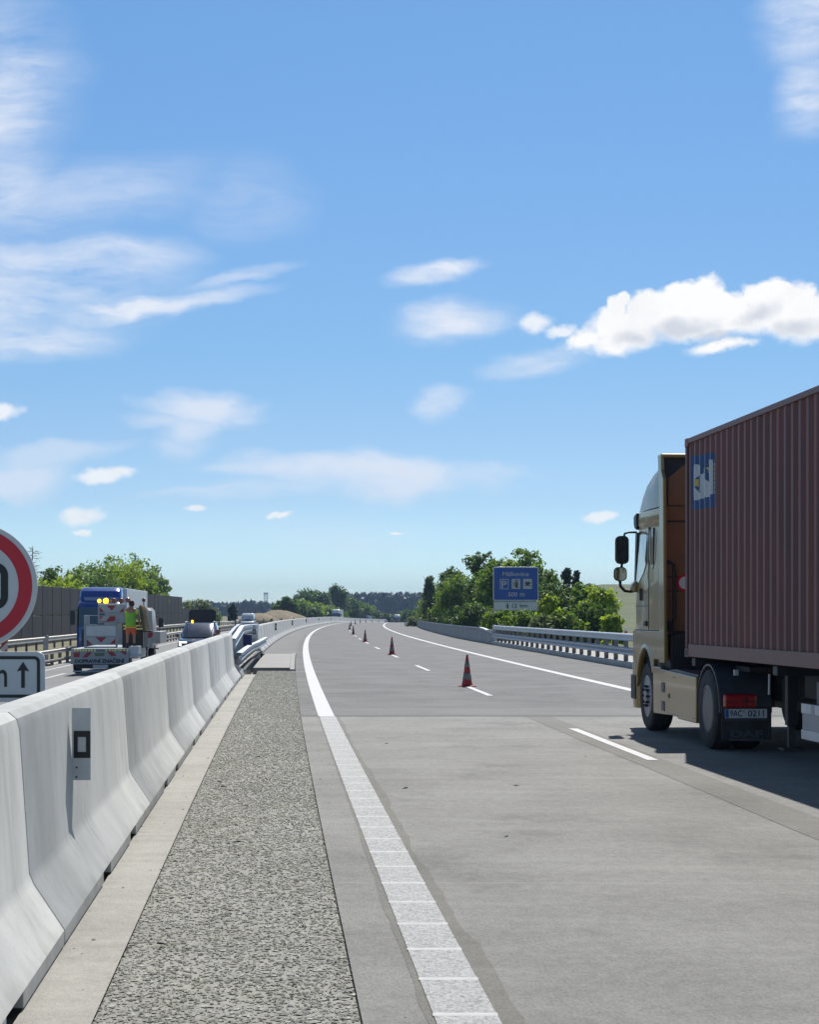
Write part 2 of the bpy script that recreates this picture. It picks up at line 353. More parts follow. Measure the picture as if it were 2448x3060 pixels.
def thing(name, label, cat, loc=(0, 0, 0), rz=0.0, group=None):
    o = bpy.data.objects.new(name, None); COL.objects.link(o); o.location = loc; o.rotation_euler = (0, 0, rz); o.empty_display_size = .3
    return tag(o, label, cat, group)
def dup(o, loc=None, rz=None, label=None, group=None):
    r = o.copy(); COL.objects.link(r)
    if loc is not None: r.location = loc
    if rz is not None: r.rotation_euler = (0, 0, rz)
    if label: r['label'] = label
    if group: r['group'] = group
    for ch in o.children:
        c = ch.copy(); COL.objects.link(c); c.parent = r
        for g in ch.children:
            d = g.copy(); COL.objects.link(d); d.parent = c
    return r
def text_into(mb, body, x0, x1, z0, z1, y, mi=0, bold=0.0, depth=.002):
    """letters facing -Y, stretched to fill the box"""
    cu = bpy.data.curves.new('lettering', 'FONT'); cu.body = body; cu.size = 1.0; cu.offset = bold; cu.resolution_u = 4
    ob = bpy.data.objects.new('lettering', cu); COL.objects.link(ob)
    dg = bpy.context.evaluated_depsgraph_get(); me = bpy.data.meshes.new_from_object(ob.evaluated_get(dg))
    vs = np.array([v.co[:] for v in me.vertices]); lo = vs.min(0); hi = vs.max(0)
    sx = (x1-x0)/(hi[0]-lo[0]); sz = (z1-z0)/(hi[1]-lo[1])
    pts = [(x0+(p[0]-lo[0])*sx, y, z0+(p[1]-lo[1])*sz) for p in vs]
    mb.add(pts, [tuple(p.vertices) for p in me.polygons], mi)
    bpy.data.objects.remove(ob); bpy.data.curves.remove(cu); bpy.data.meshes.remove(me)
def rrect(x0, x1, z0, z1, r, n=5):
    pts = []
    for cx, cz, a0 in ((x1-r, z1-r, 0), (x0+r, z1-r, 90), (x0+r, z0+r, 180), (x1-r, z0+r, 270)):
        for k in range(n+1):
            a = R_(a0+90*k/n); pts.append((cx+r*math.cos(a), cz+r*math.sin(a)))
    return pts

# ------------------------------------------------------------------ the lie of the road
def WL(y): return .807-.074*y+.0000977*y*y                      # the left edge line
def WLs(y): return -.074+.0001954*y
def ss(a, b, x):
    t = min(1, max(0, (x-a)/(b-a))); return t*t*(3-2*t)
def hz(y):
    t = max(0.0, y-360); return -.0045*t*ss(0, 80, t) if y < 950 else hz(949.9)*(1-ss(950, 1250, y))
def gL(off, y):                                                  # the other carriageway lies a little lower
    return (-.25-.055*(max(3.0, -off)-3))*(1-.4*ss(100, 250, y)-.6*ss(300, 480, y))+hz(y)
RT = [(-30, 9.8), (57, 10.05), (79.5, 10.24), (103, 10.34), (130, 10.53), (239, 12.4), (420, 14.0), (1000, 17.0)]
def ROFF(y):
    for (a, p), (b, q) in zip(RT, RT[1:]):
        if y <= b: return p+(q-p)*max(0, (y-a))/(b-a)
    return RT[-1][1]
def EOFF(y): return 6.82+.0054*y                                 # right edge line
def ys(y0, y1, step):
    out = [y0]
    if step < .5:
        return [y0+(y1-y0)*i/int((y1-y0)/step) for i in range(int((y1-y0)/step)+1)]
    while out[-1] < y1-1e-6: out.append(min(y1, out[-1]+max(step, out[-1]*.03)))
    return out
def strip(name, offs, y0, y1, z, material, step=2.0, zf=None, label=None, cols=1, slope=0.0):
    mb = MB(); yy = ys(y0, y1, step); rows = []
    for y in yy:
        a, b = (o(y) if callable(o) else o for o in offs)
        for k in range(cols+1):
            off = a+(b-a)*k/cols; yk = y+slope*off
            rows.append((WL(y)+off, yk, (zf(off, y) if zf else hz(y))+z))
    n = cols+1
    fs = [(i*n+k, i*n+k+1, (i+1)*n+k+1, (i+1)*n+k) for i in range(len(yy)-1) for k in range(cols)]
    mb.add(rows, fs); o = mb.build(name, material, fix=False); o['kind'] = 'structure'; return o

# ------------------------------------------------------------------ setting: ground
def terrain():
    offs = [-1600, -900, -500, -300, -200, -140, -100, -70, -50, -38, -30, -25, -22, -20, -17.5, -15, -13.2, -12.5, -11, -8, -5, -2.9, -2, -1.5, 0, 5, 9.8, 10.6, 13, 16, 20, 26, 34, 44, 56, 70, 90, 120, 170, 240, 340, 500, 800, 1600]
    yy = [-60, -30, 0, 15, 30, 45, 60, 80, 100, 125, 150, 180, 215, 250, 290, 330, 370, 410, 460, 520, 580, 640, 720, 820, 950, 1100, 1250, 1400, 1550, 1700, 2000, 2600, 3600, 6000]
    mb = MB(); vs = []; mi = []
    for y in yy:
        yc = min(y, 650)
        for off in offs:
            x = WL(yc)+off+(WLs(650)*(y-650) if y > 650 else 0)
            if off == -2: z = hz(y)-.5
            elif off < -2.2:
                z = gL(max(off, -13), y)-.12
                if off < -13: z += .25*ss(-13, -15.5, off) if off > -60 else .25
                z += -hz(y)*ss(-25, -60, off)
            elif off <= 10.2: z = hz(y)-.12 if off < 9 else hz(y)-.1
            else:
                z = hz(y)*(1-ss(20, 60, off))-.05-.35*ss(14, 19, off)+10.6*ss(190, 620, y)*ss(18, 72, off)
                z += 1.2*ss(40, 160, y)*ss(16, 40, off)
            if y > 900: z += 6.5*ss(1000, 1600, y)*ss(-110, -40, x)
            vs.append((x, y, z))
    n = len(offs); fs = []
    for i in range(len(yy)-1):
        for k in range(n-1):
            fs.append((i*n+k, i*n+k+1, (i+1)*n+k+1, (i+1)*n+k)); mi.append(1 if offs[k] >= 16 else 0)
    mb.add(vs, fs); mb.m = mi
    o = mb.build('ground', [M_terrain, M_field], fix=False, smooth=True); o['kind'] = 'structure'; return o
terrain()

Y_J = 30.6                                                       # concrete meets asphalt
strip('concrete_road', (-.44, lambda y: ROFF(y)+.02), -25, Y_J, 0, M_concrete_road, cols=6, step=3)
strip('asphalt_seam', (-.44, lambda y: ROFF(y)+.02), Y_J, 33.4, 0, M_asphalt_dark, cols=6, step=1)
strip('asphalt_lip', (-.44, lambda y: ROFF(y)+.02), Y_J+.02, Y_J+.5, .003, M_lip, cols=2, step=.24)
strip('asphalt_road', (-.44, lambda y: ROFF(y)+.02), 33.4, 900, 0, M_asphalt, cols=6)
strip('gutter_strip', (-1.895, -1.57), -25, 52, 0, M_gutter, step=2)
strip('gravel_bed', (-1.575, -.435), -25, 56, -.025, M_bed, step=2)
strip('median_strip', (-1.9, -.44), 79, 900, .002, M_asphalt_dark, step=3)
strip('median_floor', (-3.0, -1.885), -25, 49, -.03, M_asphalt_dark, zf=lambda o, y: hz(y))
strip('median_floor', (-3.0, -1.885), 79, 900, -.03, M_asphalt_dark, zf=lambda o, y: hz(y))
strip('trench_floor', (-3.0, -1.7), 49, 79, -.32, M_asphalt_dark, zf=lambda o, y: hz(y))
strip('opposite_road', (-11.9, -3.0), -25, 900, 0, M_asphalt_far, zf=gL, cols=4)
strip('opposite_shoulder', (-13.2, -11.9), -25, 500, .0, M_verge, zf=gL)
strip('verge', (lambda y: ROFF(y)+.34, lambda y: ROFF(y)+3.6), 15, 125, .0, M_verge, zf=lambda o, y: -.02)
# removed-marking scars and painted lines
wob = lambda y, k: .45+.22*math.sin(y*.61+k)+.14*math.sin(y*2.3+2*k)+.10*math.sin(y*7.1+k)+.08*math.sin(y*13.7+3*k)
strip('marking_scar', (lambda y: -.15-.035*wob(y, 1)*(1.3-ss(8, 22, y)), lambda y: .17+.085*wob(y, 3)*(1.2-.6*ss(10, 26, y))), -20, Y_J-.02, .002, M_band, step=.35)
strip('marking_scar', (lambda y: 3.27+.03*wob(y, 2), lambda y: 3.70+.03*wob(y, 5)), -20, Y_J-.02, .003, M_band, step=1.5)
strip('edge_line', (-.135, .135), -20, Y_J, .007, M_line, step=1.0)
strip('edge_line', (-.15, .12), Y_J, 560, .007, M_line_new, step=1.5)
strip('edge_line', (lambda y: EOFF(y)-.13, lambda y: EOFF(y)+.13), Y_J+2, 420, .006, M_line_new, step=1.5)
strip('edge_line', (-9.5, -9.3), 60, 71.5, .006, M_line_new, zf=gL, step=2)
strip('edge_line', (-9.5, -9.3), 84, 96, .006, M_line_new, zf=gL, step=2)
strip('edge_line', (-11.2, -11.0), 20, 400, .006, M_line_new, zf=gL, step=4)
mb = MB()
for k in range(-2, 40):
    y = 9.32+.762*k
    if y > Y_J-.2: break
    x = WL(y); mb.prism([(y-.03, .007), (y-.012, .0105), (y+.012, .0105), (y+.03, .007)], 'x', x-.138, x+.138)
mb.build('edge_line_ribs', M_rib)['kind'] = 'structure'
for k in range(0, 24):
    y0 = 21.4+16.9*k
    strip('lane_dash', (3.50, 3.63), y0, y0+5.9, .007, M_line_new, step=2.0)
# concrete pad of the median opening, with its white kerb
mb = MB()
def pad(o0, o1, y0, y1, z0, z1, n=4):
    for k in range(n):
        a = y0+(y1-y0)*k/n; b = y0+(y1-y0)*(k+1)/n
        mb.add([(WL(a)+o0, a, z0), (WL(a)+o1, a, z0), (WL(b)+o1, b, z0), (WL(b)+o0, b, z0), (WL(a)+o0, a, z1), (WL(a)+o1, a, z1), (WL(b)+o1, b, z1), (WL(b)+o0, b, z1)],
               [(4, 5, 6, 7), (0, 1, 5, 4), (1, 2, 6, 5), (2, 3, 7, 6), (3, 0, 4, 7)])
pad(-1.78, -.62, 58.5, 79, -.4, .004); mb.build('concrete_pad', M_slab)['kind'] = 'structure'
mb = MB(); pad(-.615, -.46, 56, 79.2, -.05, .03); pad(-1.78, -.62, 57.9, 58.49, -.4, .02); mb.build('pad_kerb', M_kerb, bevel=.01)['kind'] = 'structure'
mb = MB(); pad(-2.6, -1.97, 50.2, 78.6, -.4, .12, 6); mb.build('plinth', M_kerb, bevel=.015)['kind'] = 'structure'
# gravel: loose chippings filling the strip
rng = np.random.default_rng(5)
def stones(name, n, y0, y1, o0, o1, s0, s1, zb, seed, pw=1.0):
    r = np.random.default_rng(seed)
    yv = y0+(y1-y0)*r.random(n)**pw; off = o0+(o1-o0)*r.random(n)
    base = np.array([(1, 0, 0), (0, 1, 0), (-1, 0, 0), (0, -1, 0), (0, 0, 1), (0, 0, -1)], float)
    fac = np.array([(0, 1, 4), (1, 2, 4), (2, 3, 4), (3, 0, 4), (1, 0, 5), (2, 1, 5), (3, 2, 5), (0, 3, 5)])
    sz = s0+(s1-s0)*r.random(n)**1.6
    V = base[None]*(1+.7*(r.random((n, 6, 1))-.5)); V = V+.35*(r.random((n, 6, 3))-.5)
    V *= np.stack([sz*(.7+.6*r.random(n)), sz*(.7+.6*r.random(n)), sz*(.2+.32*r.random(n))], 1)[:, None]
    th = r.random(n)*6.28; c, s = np.cos(th), np.sin(th)
    X = V[..., 0]*c[:, None]-V[..., 1]*s[:, None]; Yy = V[..., 0]*s[:, None]+V[..., 1]*c[:, None]
    xw = .807-.074*yv+.0000977*yv*yv+off
    P = np.stack([X+xw[:, None], Yy+yv[:, None], V[..., 2]+zb+sz[:, None]*.25], -1).reshape(-1, 3)
    Fc = (fac[None]+6*np.arange(n)[:, None, None]).reshape(-1, 3)
    me = bpy.data.meshes.new(name); me.from_pydata(P.tolist(), [], Fc.tolist())
    at = me.attributes.new('tint', 'FLOAT', 'POINT'); at.data.foreach_set('value', np.repeat(r.random(n), 6).astype(np.float32))
    o = bpy.data.objects.new(name, me); COL.objects.link(o); return o
m_, t_ = newmat('chippings'); o_ = t_.n('ShaderNodeOutputMaterial')
at_ = t_.n('ShaderNodeAttribute', attribute_name='tint').outputs['Fac']
rp = t_.n('ShaderNodeValToRGB', inp={0: at_}); cr = rp.color_ramp
cr.elements[0].color = (.24, .235, .205, 1); cr.elements[1].color = (.66, .64, .585, 1)
for p_, c_ in ((.25, (.36, .352, .305, 1)), (.5, (.43, .42, .37, 1)), (.75, (.50, .487, .44, 1))): e_ = cr.elements.new(p_); e_.color = c_
big_ = t_.smooth(t_.noise(t_.n('ShaderNodeTexCoord').outputs['Object'], 1.6, 7.0, .65), .38, .68)
col_ = t_.mixc(t_.math('MULTIPLY', big_, .55), rp.outputs[0], (.27, .275, .19, 1))
big2_ = t_.smooth(t_.noise(t_.scaled(t_.n('ShaderNodeTexCoord').outputs['Object'], (1, 1, 1), loc=(7, 3, 0)), 3.3, 6.0, .65), .5, .72)
col_ = t_.mixc(t_.math('MULTIPLY', big2_, .45), col_, (.17, .17, .145, 1))
b_ = t_.n('ShaderNodeBsdfPrincipled', inp={'Base Color': col_, 'Roughness': .85, 'Specular IOR Level': .3}); m_.node_tree.links.new(b_.outputs[0], o_.inputs[0])
g = stones('gravel', 70000, 5.5, 56, -1.585, -.43, .005, .0155, -.024, 3, 1.35); g.data.materials.append(m_)
tag(g, 'grey loose stone chippings filling the strip beside the concrete barrier', 'gravel', kind='stuff')
g2 = stones('scattered_grit', 420, 6, 40, -1.9, -.1, .004, .013, .001, 8); g2.data.materials.append(m_)
r_ = random.Random(9); mb = MB()
for i in range(26):
    y = 6+26*r_.random()**1.4; off = r_.uniform(-1.5, -.5) if i < 17 else r_.uniform(.4, 3.0); x = WL(y)+off; L = r_.uniform(.012, .045); a = r_.random()*3.1
    c, s = math.cos(a)*L, math.sin(a)*L; q = L*.35
    mb.loft([[(x-c+s*.3*t_5, y-s-c*.3*t_5, .001), (x-c-s*.3*t_5, y-s+c*.3*t_5, .001), (x-c, y-s, q*.5)] if k_ == 0 else [(x+c*k_+s*.3*t_5, y+s*k_-c*.3*t_5, .001), (x+c*k_-s*.3*t_5, y+s*k_+c*.3*t_5, .001), (x+c*k_, y+s*k_, q)] for k_, t_5 in ((0, .6), (.2, 1.0), (1, .4))])
o = mb.build('road_litter', M_rubber); tag(o, 'dark scraps of rubber and bark lying on the gravel and concrete', 'litter', kind='stuff')
tag(g2, 'loose grit scattered over the gutter and road edge', 'grit', kind='stuff')

# ------------------------------------------------------------------ concrete barriers of the median
PROF = [(0, .085), (-.155, .32), (-.178, .375), (-.228, 1.11), (-.243, 1.165), (-.285, 1.20)]
PROF_ALL = PROF+[(-.72-x, z) for x, z in reversed(PROF)]
BAR_CACHE = {}
def barrier_mesh(L, feet=True):
    key = (round(L, 2), feet)
    if key in BAR_CACHE: return BAR_CACHE[key]
    mb = MB(); g = .018
    def ring(y, k=1.0, dz=0): return [(-.36+(x+.36)*k, y, z-dz) for x, z in PROF_ALL]
    mb.loft([ring(g, .992, .001), ring(g+.004), ring(L-g-.004), ring(L-g, .992, .001)])
    if feet:
        nf = max(2, round(L/1.97)); edges = []
        for i in range(nf):
            a = L*i/nf+(.5 if i else g); b = L*(i+1)/nf if i < nf-1 else L-g
            mb.box(-.72, 0, a, b, .014, .0849)
    else: mb.box(-.72, 0, g, L-g, .012, .0849)
    me = bpy.data.meshes.new('concrete_barrier'); me.from_pydata(mb.v, [], mb.f); me.materials.append(M_barrier)
    bm = bmesh.new(); bm.from_mesh(me); bmesh.ops.recalc_face_normals(bm, faces=bm.faces[:]); bm.to_mesh(me); bm.free()
    me.polygons.foreach_set('use_smooth', [True]*len(me.polygons)); me.set_sharp_from_angle(angle=R_(32))
    BAR_CACHE[key] = me; return me
def barrier(y0, y1, label, group, feet=True, off=-1.885):
    x0, x1 = WL(y0)+off, WL(y1)+off; L = math.hypot(x1-x0, y1-y0); L = round(L, 1) if y0 > 79 else L
    o = bpy.data.objects.new('concrete_barrier', barrier_mesh(L, feet)); COL.objects.link(o)
    o.location = (x0, y0, hz(y0)); o.rotation_euler = (math.atan2(hz(y1)-hz(y0), y1-y0), 0, math.atan2(-(x1-x0), y1-y0))
    return tag(o, label, 'barrier', group)
GB = 'concrete barrier elements along the median'
NEAR = [-2.6, 3.3, 9.43, 15.76, 21.5, 27.3, 33.7, 42.3, 48.4]
NL = ['grey concrete barrier element behind the camera', 'grey concrete barrier element running out of the frame at lower left',
      'nearest full grey concrete barrier element, carrying the white delineator plate', 'grey concrete barrier element just beyond the one with the delineator plate',
      'third grey concrete barrier element of the near run, below the works truck', 'grey concrete barrier element beside the striped works beacon',
      'grey concrete barrier element in front of the dark car', 'last grey concrete barrier element before the steel rail gap']
for a, b, l in zip(NEAR, NEAR[1:], NL):
    if b > 3.4: barrier(a, b, l, GB)
y = 78.9; k = 0
while y < 640:
    barrier(y, y+6.0, 'first grey concrete barrier element after the steel rail gap' if k == 0 else 'pale grey concrete barrier element in the long curving run beyond the gap', GB, feet=k < 3); y += 6.0; k += 1
# tapering foot at the end of the near run
mb = MB(); y0 = 48.45; x0 = WL(y0)-1.885
rings = []
for t in range(7):
    s = t/6; yy = y0+2.6*s; ww = .72-.34*s; h = .40-.22*s
    cx = WL(yy)-1.885+.02
    rings.append([(cx, yy, .0), (cx, yy, .09-.03*s), (cx-.12*(1-s)-.05, yy, h), (cx-ww+.1, yy, h), (cx-ww, yy, .09), (cx-ww, yy, .0)])
mb.loft(rings); tag(mb.build('barrier_foot', M_kerb, auto=30), 'rounded concrete foot closing the near barrier at the rail gap', 'barrier end')

# delineator plates on the barrier
def delineator(y, label, dark=False, off=-2.09, z0=.655):
    t = thing('delineator', label, 'delineator', (WL(y)+off, y, hz(y)), -WLs(y)*0.0, 'delineator plates on the barriers')
    mb = MB(); mb.box(0.0, .118, -.004, .004, z0, z0+.455); mb.box(-.01, .002, -.0045, .06, z0, z0+.12)
    mb.build('plate', M_black if dark else M_lgrey, t)
    mb = MB(); f = -.0075
    zc = z0+.225
    mb.add([(x, f, z) for x, z in [(.012, zc-.085), (.118, zc-.085), (.118, zc+.085), (.012, zc+.085), (.038, zc-.047), (.09, zc-.047), (.09, zc+.047), (.038, zc+.047)]],
           [(0, 1, 5, 4), (1, 2, 6, 5), (2, 3, 7, 6), (3, 0, 4, 7)])
    mb.build('black_frame', M_black if not dark else M_lgrey, t, fix=False)
    for dz in (.08, .02):
        mb = MB(); mb.lathe([(0, -.009), (.006, -.009), (.006, -.004)], (.03, 0, z0+dz), 'y', 8); mb.build('screw', M_chassis, t)
    return t
delineator(11.6, 'white delineator plate with black square frame on the nearest barrier')
delineator(64.5, 'small delineator plate on the steel rail of the median gap', z0=.86, off=-1.95)
for yd in (119, 177, 236, 295, 355): delineator(yd, 'dark delineator plate on the far curving barrier', True)

# ------------------------------------------------------------------ steel rails
def wbeam(side=1, h=.31, d=.08):
    return [(0, -h/2), (side*d, -h*.36), (side*d, -h*.22), (side*.02, 0), (side*d, h*.22), (side*d, h*.36), (0, h/2)]
def sweep(mb, path, prof, thick=.012, mi=None):
    """profile (x, z) carried along a path of (x, y, z) points"""
    rings = []
    cl = list(prof)+[(x-thick*2.2, z) for x, z in reversed(prof)]
    for i, p in enumerate(path):
        a = path[max(0, i-1)]; b = path[min(len(path)-1, i+1)]
        d = Vector((b[0]-a[0], b[1]-a[1], 0)).normalized(); n = Vector((d.y, -d.x, 0))
        rings.append([(p[0]+n.x*x, p[1]+n.y*x, p[2]+z) for x, z in cl])
    mb.loft(rings, mi)
BOXR = [(0, -.12), (.05, -.115), (.075, -.08), (.06, 0), (.075, .08), (.05, .115), (0, .12)]
def rail_thing(name, label, off, y0, y1, beams, post_z, mat_b, mat_p, zf, step=6.0, post_step=2.0, side=1, pw=.1, group='steel guard rails', post_off=0.0, prof=None):
    t = thing(name, label, 'guard rail', (0, 0, 0), 0, group)
    offf = off if callable(off) else (lambda y: off)
    n = max(2, int((y1-y0)/step)+1); yy = [y0+(y1-y0)*i/(n-1) for i in range(n)]
    for nm, dz, do, pr in beams:
        mb = MB(); sweep(mb, [(WL(y)+offf(y)+do, y, zf(offf(y), y)+dz) for y in yy], pr); mb.build(nm, mat_b, t, auto=50)
    pm = MB(); pm.box(-pw/2, pw/2, -.03, .03, 0, post_z); me = None
    m = int((y1-y0)/post_step)
    for i in range(min(m+1, 100)):
        y = y0+.25+post_step*i
        if y > y1: break
        if me is None:
            o = pm.build('post', mat_p, t); me = o.data
        else:
            o = bpy.data.objects.new('post', me); COL.objects.link(o); o.parent = t
        o.location = (WL(y)+offf(y)+post_off, y, zf(offf(y), y)); o.rotation_euler = (0, 0, .07)
    return t
# right-hand kerb and its double rail
mb = MB()
for a, b in zip(ys(18, 103, 3)[:-1], ys(18, 103, 3)[1:]):
    xa, xb = WL(a)+ROFF(a), WL(b)+ROFF(b)
    mb.add([(xa, a, -.05), (xa+.36, a, -.05), (xb+.36, b, -.05), (xb, b, -.05), (xa+.02, a, .19), (xa+.36, a, .19), (xb+.36, b, .19), (xb+.02, b, .19)],
           [(4, 5, 6, 7), (0, 1, 5, 4), (1, 2, 6, 5), (2, 3, 7, 6), (3, 0, 4, 7)])
mb.build('kerb', M_kerb)['kind'] = 'structure'
LWB = [(x*-1, z) for x, z in wbeam(1, .26, .09)]
rr = rail_thing('guard_rail', 'shiny double steel guard rail on a kerb right of the road, beside the truck', lambda y: ROFF(y)+.2, 18, 103,
           [('upper_beam', .955, 0, [(x*-1.2, z) for x, z in BOXR]), ('lower_beam', .515, -.06, LWB)], 1.0, M_galv, M_post, lambda o, y: 0.0, step=4, post_step=1.97, pw=.14)
mb = MB(); mb.tube([(WL(103)+ROFF(103)+.2, 103, 0), (WL(103)+ROFF(103)+.2, 103, 1.12)], .08, 10); mb.box(WL(103)+ROFF(103)+.1, WL(103)+ROFF(103)+.3, 102.9, 103.1, 0, .35)
mb.build('end_post', M_galv, rr)
# right-hand parapet of concrete elements with a steel cap
yy0 = 103.3; k = 0; PW = []
pm = MB(); pm.loft([[(0, y, 0), (0, y, .08), (.06, y, .16), (.09, y, .80), (.30, y, .80), (.36, y, 0)] for y in (0.01, 5.66)])
pmesh = None
while yy0 < 240:
    y1 = yy0+5.67; xa, xb = WL(yy0)+ROFF(yy0)-.02, WL(y1)+ROFF(y1)-.02
    lab = 'first weathered concrete parapet element, where the double steel rail ends' if k == 0 else 'weathered concrete parapet element under a steel cap, right side of the bend'
    if pmesh is None: o = pm.build('parapet_element', M_barrier_r, auto=30); pmesh = o.data
    else: o = bpy.data.objects.new('parapet_element', pmesh); COL.objects.link(o)
    o.location = (xa, yy0, 0); o.rotation_euler = (0, 0, math.atan2(-(xb-xa), y1-yy0)); tag(o, lab, 'barrier', 'concrete parapet elements on the right'); yy0 = y1; k += 1
mb = MB(); sweep(mb, [(WL(y)+ROFF(y)+.17, y, .86-.20*(1-ss(102.8, 112, y))) for y in [102.8, 104, 106, 109, 112]+list(range(118, 242, 6))], [(-.13, -.05), (-.15, 0), (-.1, .05), (.1, .05), (.15, 0), (.13, -.05)][::-1], .0)
tag(mb.build('cap_rail', M_galv, auto=40), 'bright steel cap rail running along the top of the right parapet', 'hand rail')
# rails of the opposite carriageway
rail_thing('guard_rail', 'low guard rail nearest the opposite lanes, with pale gaps below', -12.1, 20, 300,
           [('upper_beam', .66, 0, wbeam(1, .2, .07)), ('lower_beam', .26, 0, wbeam(1, .09, .04))], .7, M_galv_old, M_post, gL, step=9, post_step=2.85, pw=.16, post_off=-.14)
rail_thing('guard_rail', 'brownish guard rail in front of the dark noise barrier', -17.0, 40, 320,
           [('upper_beam', .66, 0, wbeam(1, .31, .08))], .7, M_galv_old, M_post, lambda o, y: gL(-13, y)+.2, step=9, post_step=4.0, pw=.14, post_off=-.1)
strip('drain_channel', (-13.9, -13.3), 20, 300, .02, M_verge, zf=lambda o, y: gL(-13, y)+.02, step=6)
# the rail closing the median gap
tg = thing('gap_guard_rail', 'kinked galvanised guard rail bridging the gap in the median barrier', 'guard rail', (0, 0, 0), 0, 'steel guard rails')
def gp(y, off, z): return (WL(y)+off, y, z)
for sgn, o0, lab, pth in ((1, -2.12, 'upper_beam', ((48.3, .93), (52, 1.05), (55.8, 1.19), (57.2, 1.215), (64, 1.20), (71, 1.17), (78.5, 1.13))), (-1, -2.75, 'rear_upper_beam', ((62, .72), (66, .86), (72, 1.06), (76, 1.14), (78.5, 1.15)))):
    mb = MB(); sweep(mb, [gp(y_, o0, z_) for y_, z_ in pth],
                     [(0, -.13), (.09*sgn, -.12), (.10*sgn, -.05), (.05*sgn, -.03), (.05*sgn, .03), (.11*sgn, .06), (.10*sgn, .13), (0, .14)]); mb.build(lab, M_galv, tg, auto=50)
for sgn, o0, lab in ((1, -1.98, 'lower_beam'),):
    mb = MB(); sweep(mb, [gp(48.6, o0, .56), gp(56, o0, .57), gp(63, o0+.02*sgn, .57), gp(66, o0+.12*sgn, .58), gp(78.8, o0+.2*sgn, .59)],
                     [(0, -.13), (.09*sgn, -.12), (.11*sgn, -.06), (.05*sgn, -.03), (.05*sgn, .03), (.12*sgn, .05), (.12*sgn, .12), (0, .13)]); mb.build(lab, M_galv, tg, auto=50)
for y in [49.5, 52.5, 55.5, 58.5, 61.5, 64.5, 67.5, 70.5, 73.5, 76.5]:
    for oo in ((-2.2, -2.72) if y > 65 else (-2.2,)):
        mb = MB(); mb.box(-.05, .05, -.06, .06, .1, 1.02 if oo > -2.5 else .8); mb.build('post', M_grey, tg, loc=(WL(y)+oo, y, 0))
mb = MB()
for k in range(26):
    y = 50.4+1.08*k; mb.box(WL(y)-2.28, WL(y)-2.2, y, y+.98, .14, .47)
mb.build('base_plate', M_chassis, tg)
mb = MB()
for k in range(40):
    y = 51+.66*k; mb.box(WL(y)-2.05, WL(y)-1.86, y, y+.34, .141, .165)
mb.build('anchor_bar', M_post, tg)
mb = MB(); mb.box(-.14, .14, -.12, .12, .66, 1.04); mb.box(-.09, .07, -.14, .14, .6, .67)
tag(mb.build('cable_box', mat('dark_blue_cover', (.012, .018, .09), .6, var=.2, scale=6), bevel=.03, loc=(WL(60)-2.0, 60, 0)), 'dark blue covered box fixed behind the lower rail of the median gap', 'box')

# ------------------------------------------------------------------ noise barrier wall
M_wall = concretemat('noise_panel', (.038, .037, .043), (.058, .056, .063), dark=.8, bump=.4, sc=.35)
def wall(name, label, off, y0, y1, h):
    t = thing(name, label, 'noise barrier'); n = int(round((y1-y0)/5.0)); me = {}
    for i in range(n):
        a, b = y0+5*i, y0+5*(i+1); xa, xb = WL(a)+off, WL(b)+off; za = gL(-13, a)+.05
        rz = math.atan2(-(xb-xa), b-a)
        for r, (z0, z1) in enumerate(((0, h*.5-.012), (h*.5+.012, h))):
            if r not in me:
                mb = MB(); mb.box(-.08, .08, .09, 4.92, z0, z1); o = mb.build('panel', M_wall, t, bevel=.02); me[r] = o.data
            else:
                o = bpy.data.objects.new('panel', me[r]); COL.objects.link(o); o.parent = t
                bv = o.modifiers.new('bevel', 'BEVEL'); bv.width = .02; bv.limit_method = 'ANGLE'
            o.location = (xa, a, za); o.rotation_euler = (0, 0, rz)
    mb = MB(); mb.box(-.1, .1, -.075, .075, 0, h+.06); pm_ = None
    for i in range(n+1):
        a = y0+5*i
        if pm_ is None: o = mb.build('post', M_wall, t); pm_ = o.data
        else: o = bpy.data.objects.new('post', pm_); COL.objects.link(o); o.parent = t
        o.location = (WL(a)+off, a, gL(-13, a))
    return t
wall('noise_barrier', 'tall dark grey noise barrier wall beyond the opposite carriageway', -20.5, 71, 261, 4.55)
wall('noise_barrier', 'lower dark grey end section of the noise barrier wall', -20.6, 261.4, 286.4, 2.9)
# ------------------------------------------------------------------ traffic cones
M_cone = mat('cone_red', (.42, .03, .018), .5, var=.2, scale=9, dirt=(.06, .012, .015, .7), dscale=7)
M_cband = mat('cone_band', (.20, .205, .205), .5, var=.15, scale=14, dirt=(.09, .09, .09, .6), dscale=9)
def cone(label, group):
    t = thing('traffic_cone', label, 'traffic cone', (0, 0, 0), .1, group)
    mb = MB(); mb.prism(rrect(-.2, .2, -.2, .2, .05), 'z', .0, .022); mb.prism(rrect(-.17, .17, -.17, .17, .05), 'z', .022, .034); mb.build('base', M_cone, t, bevel=.006)
    def rad(z): return .128-.104*z/.74
    mb = MB(); mb.lathe([(.136, .034), (.131, .06)]+[(rad(z), z) for z in (.09, .3, .5, .7, .735)]+[(.018, .75), (.016, .745)], n=28); mb.build('cone_body', M_cone, t, auto=40)
    for z0, z1 in ((.16, .315), (.46, .595)):
        mb = MB(); mb.lathe([(rad(z0)+.003, z0), (rad(z1)+.003, z1)], n=28); mb.build('reflective_band', M_cband, t, smooth=True)
    return t
GC = 'traffic cones along the lane line'
C0 = cone('nearest red traffic cone with two grey bands, standing on the end of a lane dash', GC)
C0.location = (WL(43.3)+3.57, 43.3, 0)
CL = ['second nearest red traffic cone along the lane line', 'third red traffic cone along the lane line', 'fourth red traffic cone, just behind a lane dash', 'fifth red traffic cone, leftmost of the row', 'sixth red traffic cone, overlapping the fifth']
